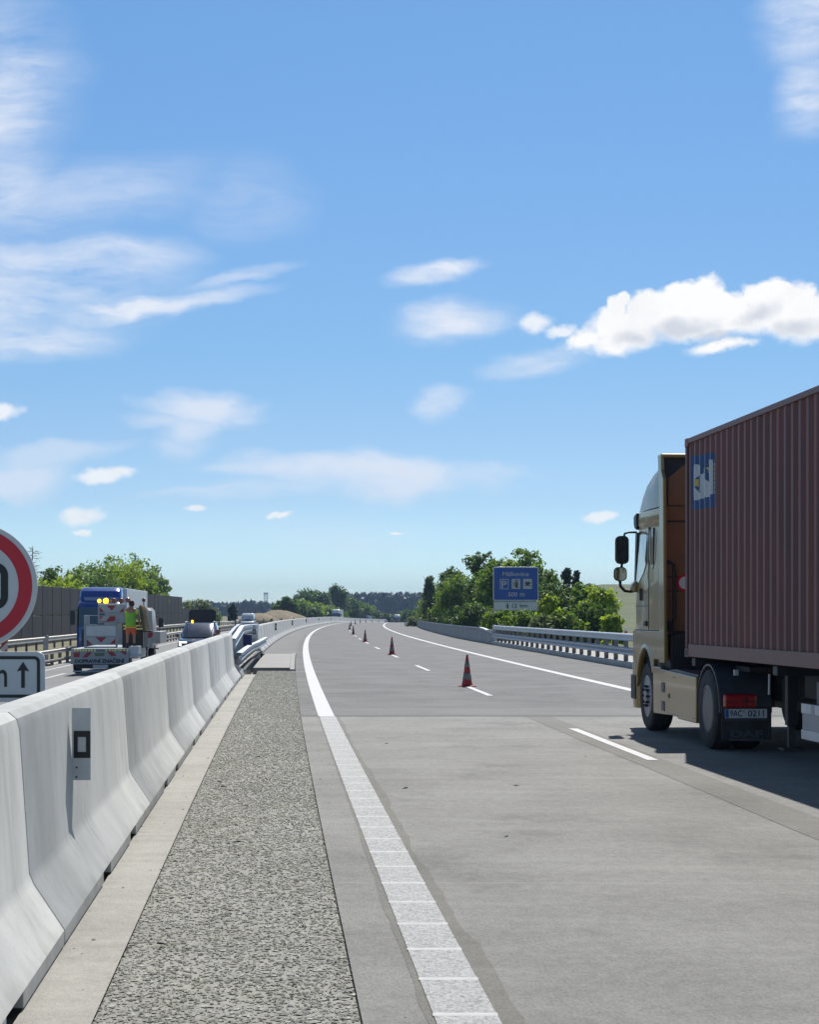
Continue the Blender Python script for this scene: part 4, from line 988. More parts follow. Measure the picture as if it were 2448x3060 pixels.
mb.add([(a, b, CZ0+.1) for a, b in p]+[(a, b, CZ1-.07) for a, b in p], [(i, i+1, n+i+1, n+i) for i in range(n-1)]); mb.build('front_wall', M_cont, tc_, fix=False)
mb = MB(); mb.box(.05, CW-.05, -CL_+.05, -.1, CZ1-.05, CZ1-.03); mb.build('roof', M_cont, tc_)
mb = MB(); mb.box(.06, CW-.06, -CL_, -.1, CZ0+.1, CZ0+.16); mb.box(.05, CW-.05, -CL_+.01, -CL_+.05, CZ0+.1, CZ1-.07); mb.build('floor', M_chassis, tc_)
for x0, x1 in ((0, .06), (CW-.06, CW)):
    mb = MB(); mb.box(x0, x1, -CL_+.17, -.17, CZ1-.075, CZ1-.008); mb.build('top_rail', M_contr, tc_, bevel=.006)
    mb = MB(); mb.box(x0+.004, x1-.004, -CL_+.17, -.17, CZ0+.012, CZ0+.175); mb.build('bottom_rail', M_contr, tc_, bevel=.006)
mb = MB()
for x0 in (0, CW-.12):
    for y0 in (-.10, -CL_): mb.box(x0+.003, x0+.117, y0+.003, y0+.097, CZ0+.12, CZ1-.12)
mb.build('corner_post', M_contr, tc_, bevel=.01)
for x0 in (0, CW-.16):
    for y0 in (-.175, -CL_):
        for z0 in (CZ0, CZ1-.118):
            mb = MB(); mb.box(x0-.004, x0+.164, y0, y0+.178, z0, z0+.118); o = mb.build('corner_casting', M_contr, tc_, bevel=.012)
mb = MB(); mb.cbox((-.006, -.09, CZ0+.06), (.012, .05, .075)); mb.build('casting_slot', M_chassis, tc_, bevel=.02)
# emblem painted over the corrugation: pieces follow the sheet
def on_sheet(x_out, poly, mbx, mi, lift=.0025):
    """polygon in (distance from front, height) laid on the corrugated sheet by slicing at its folds"""
    folds = [0.16]
    y = .16
    while y < 1.6:
        for d in (.070, .067, .070, .067): y += d; folds.append(y)
    def depth(d):
        u_ = (d-.16) % .274
        if u_ < .070: return 0.0
        if u_ < .137: return (u_-.070)/.067*.036
        if u_ < .207: return .036
        return (.274-u_)/.067*.036
    for a, b in zip(folds, folds[1:]):
        pl = poly
        for lim, sg in ((a, 1), (b, -1)):
            out = []
            for i in range(len(pl)):
                p_, q_ = pl[i], pl[(i+1) % len(pl)]; ip, iq = (p_[0]-lim)*sg >= 0, (q_[0]-lim)*sg >= 0
                if ip: out.append(p_)
                if ip != iq: t_2 = (lim-p_[0])/(q_[0]-p_[0]); out.append((lim, p_[1]+(q_[1]-p_[1])*t_2))
            pl = out
            if len(pl) < 3: break
        if len(pl) >= 3: mbx.add([(x_out+depth(min(max(p_[0], a+1e-5), b-1e-5))-lift, -p_[0], p_[1]) for p_ in pl], [tuple(range(len(pl)))], mi)
M_eblue = mat('emblem_blue', (.014, .055, .19), .5, var=.2, scale=5); M_ewhite = mat('emblem_white', (.46, .49, .53), .5, var=.12, scale=5); M_eyel = mat('emblem_yellow', (.50, .38, .06), .5, var=.15, scale=5)
def ed(x_): return .16+(x_-725)/190*1.18       # readings on the enlarged emblem -> metres from the container front
def ez(y_, x_):
    t_0 = (1780+x_*.3872-1224)/F_PX; L_ = (3.666-24.5*t_0)/(.9966*t_0+.0827); dep = 24.5+.9966*L_
    return EYE+(HOR-(1120+y_*.3872))*dep/F_PX
def eL(x_):
    t_0 = (1780+x_*.3872-1224)/F_PX; return -(3.666-24.5*t_0)/(.9966*t_0+.0827)
def E(pts): return [(max(.165, eL(a)), ez(b, a)) for a, b in pts]
mb = MB(); xs_ = .022
on_sheet(xs_, E([(722, 630), (912, 598), (915, 1018), (724, 1042)]), mb, 0); mb.build('emblem_ground', M_eblue, tc_, fix=False)
mb = MB()
on_sheet(xs_, E([(752, 690), (797, 700), (797, 958), (753, 970), (744, 905), (733, 850), (735, 800), (746, 760)]), mb, 0, .005)
on_sheet(xs_, E([(797, 770), (815, 752), (832, 715), (834, 800), (872, 880), (875, 940), (832, 945), (797, 958)]), mb, 0, .005)
on_sheet(xs_, E([(862, 655), (884, 655), (884, 920), (872, 925), (862, 850)]), mb, 0, .006)
mb2 = MB(); on_sheet(xs_, E([(797, 772), (797, 912), (780, 905), (764, 892), (756, 862), (756, 812), (764, 788), (780, 776)]), mb2, 0, .008); mb2.build('emblem_eye', M_eblue, tc_, fix=False)
mb.build('emblem_letters', M_ewhite, tc_, fix=False)
mb = MB()
on_sheet(xs_, E([(757, 806), (772, 806), (781, 832), (772, 860), (757, 862)]), mb, 0, .011)
for y_ in range(5): on_sheet(xs_, E([(838+y_*5, 715+y_*32), (866, 712+y_*32), (866, 738+y_*32), (845+y_*5, 741+y_*32)]), mb, 0, .005)
for y_ in range(7): on_sheet(xs_, E([(886, 678+y_*35), (904, 676+y_*35), (904, 705+y_*35), (886, 707+y_*35)]), mb, 0, .005)
mb.build('emblem_yellow_blocks', M_eyel, tc_, fix=False)

# trailer under the container
tr = thing('container_trailer', 'dark skeletal trailer carrying the brown container, with grey side guard', 'trailer', ORG, THD)
mb = MB()
for x in (.70, W-.82): mb.box(x, x+.12, -12.0, -.3, .98, 1.125)
mb.box(.3, W-.3, -2.1, -.35, .99, 1.06)
for y in (-.28, -4.1, -8.0, -11.9): mb.box(.05, CW-.05, y-.09, y+.09, 1.02, 1.128)
for x in (.72, W-.80): mb.box(x, x+.08, -12.0, -3.0, .72, .98)
mb.build('trailer_frame', M_chassis, tr, bevel=.01)
for x in (.40, W-.52):
    mb = MB(); mb.box(x, x+.12, -3.4, -3.28, .42, 1.0); mb.box(x+.02, x+.10, -3.38, -3.3, .16, .42); mb.box(x-.06, x+.18, -3.46, -3.22, .13, .165); mb.build('landing_leg', M_chassis, tr, bevel=.008)
for s, x in ((-1, .03), (1, W-.07)):
    mb = MB(); mb.box(x, x+.04, -9.5, -5.15, .66, .765); mb.box(x, x+.04, -9.5, -5.15, .39, .49); mb.build('side_guard', M_lgrey, tr, bevel=.006); mb = MB(); mb.box(x+.012, x+.03, -9.5, -5.16, .491, .659); mb.build('guard_panel', M_grey, tr); mb = MB(); mb.box(x-.003, x+.043, -5.62, -5.5, .664, .761); mb.build('guard_sleeve', M_grey, tr)
    for y in (-5.6, -7.2, -9.0):
        mb = MB(); mb.box(x+.042, x+.09, y-.04, y+.04, .4, 1.0); mb.build('guard_bracket', M_post, tr)
for y in (-9.2, -10.5, -11.8):
    for s, x in ((-1, .2), (1, W-.2)): wheel(tr, x, y, .5, .5, .38, s, False)
mb = MB(); mb.tube([(.62, -1.6, .95), (.6, -1.5, .8), (.7, -1.2, .78), (.8, -.9, .9)], .02, 8); mb.build('air_line', M_chassis, tr)
mb = MB(); mb.tube([(.30, -3.0, 1.0), (.29, -3.02, .76)], .014, 8); mb.build('crank_handle', M_lgrey, tr)
mb = MB(); mb.cbox((.14, -2.1, .99), (.05, .05, .07)); mb.build('marker_lamp', M_lgrey, tr)
# ------------------------------------------------------------------ works truck
def glow(name, col, k):
    m, t = newmat(name); o = t.n('ShaderNodeOutputMaterial'); b = t.n('ShaderNodeBsdfPrincipled', inp={'Base Color': c4(col), 'Roughness': .3, 'Emission Color': c4(col), 'Emission Strength': k})
    m.node_tree.links.new(b.outputs[0], o.inputs[0]); return m
M_amber = glow('lit_amber', (1.0, .50, .02), 3.0); M_head = glow('lit_headlamp', (1.0, .98, .92), 3.5)
M_yel = mat('yellow_tape', (.88, .84, .34), .5, var=.1, scale=9)
M_tarp = mat('olive_tarp', (.115, .088, .035), .8, var=.35, scale=3, bump=.5, bscale=9)
M_beige = mat('weathered_cab', (.42, .41, .38), .45, var=.08, scale=3, dirt=(.25, .24, .22, .5), dscale=2)
xw = (298.7-1224)*68/F_PX
wt = thing('works_truck', 'road works truck seen from behind with chevron boards and lit amber lamps', 'truck', (xw, 68, gL(-7.65, 68)), .058)
S_ = .001863
def wx(a): return (a-655)*S_
def wz(b): return (1800-b)*S_
mb = MB(); mb.box(-.42, -.34, .1, 13.0, .62, .82); mb.box(.34, .42, .1, 13.0, .62, .82); mb.box(-1.02, 1.02, .06, .5, .40, .62); mb.build('chassis_frame', M_chassis, wt, bevel=.01)
mb = MB(); mb.box(-1.07, 1.07, .03, 8.6, .86, .93); mb.build('platform', M_grey, wt, bevel=.01)
mb = MB(); mb.box(wx(80), wx(1225), -.03, .03, wz(1610), wz(1350)); tail = mb.build('tail_board', M_grey, wt, bevel=.012)
mb = MB(); text_into(mb, 'DOPRAVNÍ ZNAČENÍ', wx(165), wx(1140), wz(1582), wz(1485), -.034, bold=.055); mb.build('board_lettering', M_black, tail, fix=False)
def chev(parent, x0, x1, z0, z1, y, up=True, wide=.17):
    """red slanting bands meeting in the middle"""
    mb = MB(); xm = (x0+x1)/2; s = 1 if up else -1
    stripes(mb, x0, xm-.002, z0, z1, y, wide, -s*.8, 0, .06); stripes(mb, xm+.002, x1, z0, z1, y, wide, s*.8, 0, .06+(-s*.8)*(xm-x0) % (2*wide))
    mb.build('red_stripes', M_dkred, parent, fix=False)
mb = MB()
z0, z1 = wz(1480), wz(1362)
for pts in ([(140, 1475), (140, 1375), (262, 1372), (255, 1470)], [(310, 1475), (400, 1368), (505, 1366), (412, 1472)], [(790, 1356), (900, 1352), (990, 1440), (880, 1448)], [(1040, 1348), (1172, 1345), (1172, 1425), (1150, 1427)]):
    mb.add([(wx(a), -.033, wz(b)) for a, b in pts], [tuple(range(len(pts)))])
mb.build('red_stripes', M_dkred, tail, fix=False)
mb = MB(); mb.add([(wx(a), -.034, wz(b)) for a, b in [(545, 1385), (750, 1378), (745, 1440), (560, 1450)]], [(0, 1, 2, 3)]); mb.build('board_badge', mat('olive_badge', (.13, .16, .09), .5, var=.4, scale=20), tail, fix=False)
for a in (150, 205, 262, 318, 372, 430, 480, 545, 770, 835, 890, 945, 1010, 1060, 1120, 1185):
    mb = MB(); mb.cbox((wx(a+12), .0, wz(1330)), (.075, .07, .085)); mb.build('yellow_block', M_yel, wt, bevel=.012)
mb = MB(); mb.box(wx(130), wx(1210), -.02, .03, wz(1372), wz(1352)); mb.build('board_trim', M_chassis, wt)
mb = MB(); mb.box(wx(515), wx(815), .02, .035, wz(1685), wz(1620)); mb.build('number_plate', M_lgrey, wt, bevel=.004)
mb = MB(); mb.box(-1.0, 1.0, .0, .05, wz(1760), wz(1735)); mb.build('lower_bar', M_lgrey, wt, bevel=.01)
mb = MB(); mb.box(-.9, .9, .1, .16, .2, .42); mb.build('under_bumper', M_chassis, wt, bevel=.02)
for s in (-1, 1):
    for y in (.95,): wheel(wt, s*.93, y, .42, .42, .26, s, False)
    wheel(wt, s*.93, 12.0, .45, .45, .26, s)
    wheel(wt, s*.93, 8.2, .45, .45, .26, s, False)
    mb = MB(); mb.cbox((s*.97, .05, .74), (.1, .05, .12)); mb.build('tail_lamp', M_lampr, wt, bevel=.01)
# lower chevron frame
fx0, fx1, fz0, fz1 = wx(320), wx(985), wz(1290), wz(820)
fr = MB(); y = .32
for a, b, c, d in ((fx0, fx0+.07, fz0, fz1), (fx1-.07, fx1, fz0, fz1+.4), (fx0+.07, fx1-.07, fz0, fz0+.06), (fx0+.07, fx1-.07, fz1-.05, fz1), (fx0+.07, fx1-.07, wz(1070), wz(1050))): fr.box(a, b, y-.03, y+.04, c, d)
lf = fr.build('sign_frame', M_grey, wt, bevel=.008)
mb = MB(); mb.box(fx0+.071, fx1-.071, y-.005, y+.015, wz(1050)+.001, fz1-.051); mb.build('grey_panel', M_lgrey, lf)
mb = MB(); mb.box(fx0+.071, fx1-.071, y-.006, y+.014, wz(1230), wz(1071)); cp = mb.build('chevron_panel', M_refl, wt)
def tri(parent, plist, y, name='red_stripes'):
    mb = MB()
    for pts in plist: mb.add([(wx(a), y, wz(b)) for a, b in pts], [tuple(range(len(pts)))])
    mb.build(name, M_dkred, parent, fix=False)
tri(cp, [[(375, 1120), (490, 1225), (375, 1225)], [(545, 1076), (765, 1076), (660, 1180)], [(942, 1100), (942, 1205), (835, 1205)]], y-.0095)
# upper frame with lamps
y = .42; mb = MB()
ux0, ux1 = wx(590), wx(1125)
for a, b, c, d in ((ux0, ux0+.05, wz(800), wz(432)), (ux1-.05, ux1, wz(800), wz(432)), (ux0+.05, ux1-.05, wz(600), wz(580)), (ux0+.05, ux1-.05, wz(800), wz(775))): mb.box(a, b, y-.03, y+.03, c, d)
uf = mb.build('lamp_frame', M_grey, wt, bevel=.006)
mb = MB(); mb.box(ux0, ux1, y-.04, y+.06, wz(432), wz(400)); mb.build('top_bar', M_white, wt, bevel=.01)
mb = MB(); mb.box(ux0+.051, ux1-.051, y-.006, y+.014, wz(580)+.001, wz(432)-.001); up = mb.build('chevron_panel', M_refl, wt)
tri(up, [[(625, 480), (715, 572), (625, 572)], [(765, 445), (950, 445), (865, 545)], [(1110, 478), (1110, 570), (1010, 570)]], y-.0095)
mb = MB(); mb.box(ux0+.051, ux1-.051, y-.006, y+.014, wz(775)+.001, wz(640)); up = mb.build('chevron_panel', M_refl, wt)
tri(up, [[(632, 660), (700, 660), (632, 730)], [(830, 660), (935, 660), (935, 745), (745, 755)], [(640, 760), (900, 748), (900, 760), (660, 772)]], y-.0095)
for a, r_, lit in ((615, 38, 1), (745, 56, 1), (895, 56, 0), (1045, 55, 0), (1182, 50, 0)):
    mb = MB(); mb.lathe([(0, -.04), (r_*S_*.7, -.03), (r_*S_, .0), (r_*S_*1.02, .05), (0, .06)], (wx(a), y, wz(352 if a < 1100 else 338)), 'y', 24); mb.build('warning_lamp', M_amber if lit else M_amber_off, wt, smooth=True)
mb = MB(); mb.cbox((wx(1462), 1.2, wz(330)), (.12, .12, .13)); mb.build('roof_lamp', mat('dark_red_lamp', (.16, .025, .02), .3, var=.2, scale=9), wt, bevel=.02)
mb = MB(); mb.tube([(wx(1462), 1.2, .93), (wx(1462), 1.2, wz(360))], .025, 8); mb.tube([(wx(320), .36, wz(640)), (wx(600), .36, wz(645)), (wx(960), .36, wz(648))], .012, 6)
mb.box(wx(320), wx(425), .3, .42, fz1, wz(640)); mb.build('sign_stand', M_grey, wt, bevel=.006)
# side boards, load, cab
mb = MB(); mb.box(wx(985), wx(1500), 5.0, 5.06, wz(1235), wz(985)); q = mb.build('rear_chevron_board', M_refl, wt, bevel=.01)
mb = MB()
for pts in ([(1200, 1010), (1330, 1010), (1260, 1120), (1200, 1120)], [(1340, 1005), (1470, 1000), (1480, 1060), (1440, 1120), (1340, 1125), (1372, 1070)]): mb.add([(wx(a), 4.995, wz(b)) for a, b in pts], [tuple(range(len(pts)))])
mb.build('red_stripes', M_dkred, q, fix=False)
mb = MB(); mb.box(wx(1500)+.02, wx(1640), 4.9, 8.4, wz(1240), wz(985)); mb.build('side_box', M_beige, wt, bevel=.02)
mb = MB(); mb.box(wx(1215), wx(1390), .1, 3.6, wz(1500), wz(1255)); mb.build('tool_box', M_lgrey, wt, bevel=.02)
mb = MB(); mb.tube([(wx(1235), -.02, wz(1455)), (wx(1455), .2, wz(1430))], .045, 12, 0); mb.build('silver_tube', M_lgrey, wt, auto=40)
mb = MB()
for i, (a, b, c, d) in enumerate(((1000, 1440, 745, 775), (1010, 1440, 835, 865), (1020, 1430, 900, 930), (1010, 1440, 970, 1000))): mb.box(wx(a), wx(b), 1.9+.02*i, 3.4, wz(d), wz(c))
mb.build('yellow_slats', M_yel, wt, bevel=.012)
mb = MB(); mb.box(wx(990), wx(1445), 1.95, 3.5, .93, wz(735)); mb.build('load_stack', M_chassis, wt, bevel=.02)
mb = MB(); rings = []
for z_, a, b, d in ((wz(955), 1470, 1600, .55), (wz(860), 1440, 1585, .5), (wz(700), 1415, 1555, .4), (wz(560), 1395, 1530, .32), (wz(470), 1380, 1500, .24), (wz(430), 1400, 1470, .15)):
    n = 16; rings.append([((wx(a)+wx(b))/2+(wx(b)-wx(a))/2*math.cos(6.2832*k/n)*(1+.12*math.sin(5*6.2832*k/n+z_)), 1.0+d*math.sin(6.2832*k/n)*(1+.15*math.cos(4*6.2832*k/n)), z_) for k in range(n)])
mb.loft(rings); mb.build('folded_tarp', M_tarp, wt, auto=60)
mb = MB(); mb.box(wx(1475), wx(1640), .6, 1.6, wz(975), wz(945)); mb.build('tarp_shelf', M_chassis, wt, bevel=.01)
mb = MB(); mb.loft([ringxy(-1.05, 1.05, 11.0, 13.2, .75, .12), ringxy(-1.05, 1.05, 11.0, 13.25, 1.6, .14), ringxy(-1.0, 1.0, 11.0, 12.9, 2.35, .16), ringxy(-.9, .9, 11.1, 12.6, 2.48, .2)]); mb.build('cab', M_beige, wt, auto=35)
mb = MB(); mb.box(-.8, .8, 10.985, 10.998, 1.6, 2.2); mb.build('rear_window', M_glass, wt)
for s in (-1, 1):
    mb = MB(); mb.loft([[(s*1.27+p[0], 12.7+yy, 1.83+p[1]) for p in rrect(-.11, .11, -.2, .2, .06, 4)] for yy in (-.06, .05)]); mb.tube([(s*1.03, 12.75, 2.1), (s*1.25, 12.72, 2.06)], .015, 6); mb.tube([(s*1.03, 12.75, 1.55), (s*1.25, 12.72, 1.6)], .015, 6); mb.build('wing_mirror', M_black, wt, auto=40)

# ------------------------------------------------------------------ the worker
M_skin = mat('skin', (.36, .20, .14), .55, var=.08, scale=9); M_hair = mat('dark_hair', (.035, .026, .022), .7, var=.3, scale=30)
M_vest = mat('lime_vest', (.24, .60, .03), .6, var=.08, scale=7, bump=.3, bscale=14); M_vtrim = mat('yellow_trim', (.66, .78, .05), .6, var=.08, scale=8)
M_vband = mat('vest_band', (.27, .53, .10), .5, var=.08, scale=8)
M_short = mat('orange_shorts', (.62, .115, .045), .7, var=.10, scale=9, bump=.3, bscale=16); M_boot = mat('work_boots', (.03, .028, .028), .7, var=.2, scale=9)
def skin(name, pts, edges, radii, material, parent, root=0, sub=2):
    me = bpy.data.meshes.new(name); me.from_pydata(pts, edges, []); me.materials.append(material)
    o = bpy.data.objects.new(name, me); COL.objects.link(o); o.parent = parent
    sk_ = o.modifiers.new('skin', 'SKIN'); sk_.use_smooth_shade = True
    ss_ = o.modifiers.new('sub', 'SUBSURF'); ss_.levels = sub; ss_.render_levels = sub
    for i, r_ in enumerate(radii):
        d = me.skin_vertices[0].data[i]; d.radius = (r_, r_) if not isinstance(r_, tuple) else r_; d.use_root = (i == root)
    return o
pw_ = thing('person', 'worker seen from behind in lime safety vest and orange shorts on the truck platform', 'person', (0, 0, 0), .05)
pl = Matrix.Translation(Vector((xw, 68, gL(-7.65, 68)))) @ Matrix.Rotation(.058, 4, 'Z') @ Vector((wx(1222), .75, .935)); pw_.location = pl
P = [(0, 0, .95), (0, .01, 1.12), (0, .02, 1.32), (.005, .03, 1.46), (.02, .05, 1.53), (.03, .06, 1.62), (.03, .065, 1.71),            # 0-6 trunk, neck, head
     (-.10, .0, .90), (-.115, .03, .50), (-.125, -.02, .10), (-.13, .12, .04), (.10, 0, .90), (.125, .05, .51), (.135, .02, .10), (.14, .16, .04),  # 7-14 legs
     (-.17, .02, 1.42), (-.25, .06, 1.18), (-.22, .26, 1.03), (-.20, .33, 1.01), (.18, .03, 1.42), (.275, .02, 1.15), (.33, .13, .93), (.345, .17, .86)]  # arms
Ed = [(0, 1), (1, 2), (2, 3), (3, 4), (4, 5), (5, 6), (0, 7), (7, 8), (8, 9), (9, 10), (0, 11), (11, 12), (12, 13), (13, 14), (3, 15), (15, 16), (16, 17), (17, 18), (3, 19), (19, 20), (20, 21), (21, 22)]
Rd = [.15, .15, .165, .12, .058, .09, .085, .095, .062, .042, .04, .095, .062, .042, .04, .066, .048, .036, .038, .066, .048, .036, .038]
def hand(base, idx, d, side):
    for q, (o_, L_) in enumerate(((-.030, .075), (-.011, .085), (.009, .08), (.028, .062))):
        i = len(P); b = Vector(base)+Vector((o_*side[0], o_*side[1], o_*side[2]))
        P.append(tuple(b+Vector(d)*.035)); P.append(tuple(b+Vector(d)*(.035+L_*.5)+Vector((0, .008, 0)))); P.append(tuple(b+Vector(d)*(.03+L_)+Vector((0, .02, 0))))
        Ed.extend([(idx, i), (i, i+1), (i+1, i+2)]); Rd.extend([.010, .009, .008])
    i = len(P); b = Vector(base)+Vector((-.04*side[0], -.04*side[1], -.04*side[2])); P.append(tuple(b)); P.append(tuple(b+Vector(d)*.05+Vector((0, .015, 0)))); Ed.extend([(idx, i), (i, i+1)]); Rd.extend([.011, .009])
hand(P[22], 22, (.1, .25, -.95), (.2, .95, .2)); hand(P[18], 18, (.1, .9, -.3), (.9, -.1, .2))
skin('body', P, Ed, Rd, M_skin, pw_)
skin('safety_vest', [(0, -.005, .77), (0, .0, .98), (0, .01, 1.2), (.0, .02, 1.38), (.003, .03, 1.50)], [(0, 1), (1, 2), (2, 3), (3, 4)], [(.215, .165), (.205, .165), (.215, .165), (.235, .145), (.13, .09)], M_vest, pw_, sub=2)
for nm, z_, m_2, rx, ry, h_ in (('reflective_band', .98, M_vband, .209, .172, .045), ('reflective_band', 1.12, M_vband, .212, .172, .045), ('vest_trim', .765, M_vtrim, .214, .172, .04)):
    mb = MB(); n = 28; vs = []
    for zz in (z_, z_+h_):
        vs += [(rx*math.copysign(abs(math.cos(6.2832*k/n))**.75, math.cos(6.2832*k/n)), .004+ry*math.copysign(abs(math.sin(6.2832*k/n))**.75, math.sin(6.2832*k/n)), zz) for k in range(n)]
    mb.add(vs, [(k, (k+1) % n, n+(k+1) % n, n+k) for k in range(n)]); mb.build(nm, m_2, pw_, smooth=True)
skin('sleeve', [(.13, .03, 1.42), (.20, .03, 1.39), (.25, .025, 1.25)], [(0, 1), (1, 2)], [.085, .078, .066], M_vtrim, pw_); skin('sleeve', [(-.13, .03, 1.42), (-.19, .03, 1.38), (-.235, .045, 1.25)], [(0, 1), (1, 2)], [.085, .078, .066], M_vtrim, pw_)
skin('shorts', [(0, 0, .93), (0, 0, .82), (-.105, .0, .70), (-.118, .025, .50), (.105, 0, .70), (.122, .035, .50)], [(0, 1), (1, 2), (2, 3), (1, 4), (4, 5)], [(.175, .135), (.165, .13), .105, .098, .105, .098], M_short, pw_)
mb = MB(); mb.lathe([(0, .13), (.05, .125), (.088, .09), (.104, .04), (.105, -.01), (.098, -.06), (.07, -.085)], (.03, .055, 1.655), 'z', 20); mb.build('hair', M_hair, pw_, smooth=True)
for s, (bx_, by_) in ((-1, (-.128, -.02)), (1, (.137, .02))):
    mb = MB(); mb.loft([[(bx_+p[0], by_+.06+p[1], z_) for p in rrect(-.055, .055, -.11+d, .14-e, .045, 4)] for z_, d, e in ((.0, 0, 0), (.07, 0, .02), (.10, .0, .09), (.20, .02, .13))]); mb.build('boot', M_boot, pw_, auto=50)
# an eye, nose and mouth on the far side of the head
mb = MB()
for s in (-1, 1): mb.lathe([(0, .0), (.012, .004), (0, .014)], (.03+s*.032, .148, 1.665), 'y', 8)
mb.build('eyes', M_black, pw_); mb = MB(); mb.loft([[(.03+a*.012, .145+b, z_) for a, b in ((-1, 0), (0, .02*k_), (1, 0))] for z_, k_ in ((1.665, .4), (1.62, 1.3))]); mb.cbox((.03, .143, 1.585), (.05, .012, .01)); mb.build('nose', M_skin, pw_)

# ------------------------------------------------------------------ oncoming blue lorry
def lorry(label, cat, x, y, z, rz, col, box, sc, group=None, L=13.4, trail=True):
    t = thing('oncoming_lorry', label, cat, (x, y, z), rz, group); t.scale = (sc, sc, sc); w2 = 1.23
    def rg(f, ins, z_, r, b=-2.2): return ringxy(-w2+ins, w2-ins, b, f, z_, r, 5)
    mb = MB(); mb.loft([rg(0, .02, .35, .12), rg(.04, 0, .7, .14), rg(.04, 0, 1.2, .14), rg(.0, .0, 1.95, .16), rg(-.17, .02, 2.95, .2), rg(-.12, .05, 3.02, .2), rg(-.16, .06, 3.14, .24), rg(-.42, .10, 3.30, .3)]); mb.build('cab_body', col, t, auto=32)
    mb = MB(); mb.loft([rg(-.50, .07, 3.26, .3), rg(-.50, .08, 3.48, .3), rg(-.56, .08, 3.55, .3), rg(-.68, .10, 3.82, .34), rg(-.95, .16, 3.98, .34), rg(-1.3, .24, 4.04, .3)]); mb.build('roof_fairing', col, t, auto=32)
    mb = MB(); mb.loft([[(a*w2, .0-.175*(zz-1.95)+.022-(.07 if abs(a) > .95 else 0), zz) for a in (-.975, -.88, -.5, 0, .5, .88, .975)] for zz in (1.86, 2.4, 2.92)], caps=False); mb.build('windscreen', M_glass, t, smooth=True)
    mb = MB(); mb.box(-.95, .95, .042, .055, .75, 1.7); mb.build('grille', M_black, t, bevel=.02)
    for s in (-1, 1):
        mb = MB(); mb.cbox((s*.95, .05, .62), (.42, .05, .2)); mb.build('headlamp', M_lgrey, t, bevel=.03)
        mb = MB(); mb.loft([[(s*1.45+p[0], -.1+yy, 2.35+p[1]) for p in rrect(-.12, .12, -.4, .4, .08, 4)] for yy in (-.1, .1)]); mb.tube([(s*1.2, -.2, 2.8), (s*1.42, -.12, 2.7)], .02, 6); mb.build('wing_mirror', M_black, t, auto=40)
        mb = MB(); mb.prism([(-1.3, 2.0), (-.25, 2.0), (-.38, 2.8), (-1.25, 2.8)], 'x', s*(w2-.02), s*(w2+.004)); mb.build('side_window', M_glass, t)
        wheel(t, s*1.05, -1.35, .5, .5, .32, s)
        wheel(t, s*1.0, -5.0, .5, .5, .32, s, False)
    mb = MB(); mb.box(-.4, .4, -6, -2, .6, .9); mb.build('chassis_frame', M_chassis, t)
    if trail:
        mb = MB(); mb.box(-1.25, 1.25, -2.75-L, -2.75, 1.15, 4.0); mb.build('box_body', box, t, bevel=.03)
        mb = MB(); mb.box(-1.15, 1.15, -2.7-L, -3.2, .95, 1.149); mb.build('box_chassis', M_chassis, t)
        for yy in (-10.5, -11.8, -13.1):
            for s in (-1, 1): wheel(t, s*1.05, yy, .5, .5, .35, s, False)
    return t
M_lblue = paint('lorry_blue', (.02, .075, .33), .1, .25)
yb = 94; lorry('blue lorry with white box trailer behind the works truck', 'lorry', -.1687*yb, yb, gL(-10.6, yb), math.pi+.056, M_lblue, M_white, .93)
M_lwhite = paint('lorry_white', (.70, .71, .72), .0, .3)
yb = 545; lorry('distant white lorry before the dark roadside trees, above the barrier', 'lorry', (1004-1224)/F_PX*yb, yb, hz(yb)-.1, math.pi-.03, M_lwhite, M_white, 1.0, L=12)
yb = 720; lorry('far white box lorry at the end of the concrete barrier', 'lorry', (1186-1224)/F_PX*yb, yb, hz(yb)-.9, math.pi-.09, M_lwhite, M_lgrey, 1.0, L=8)

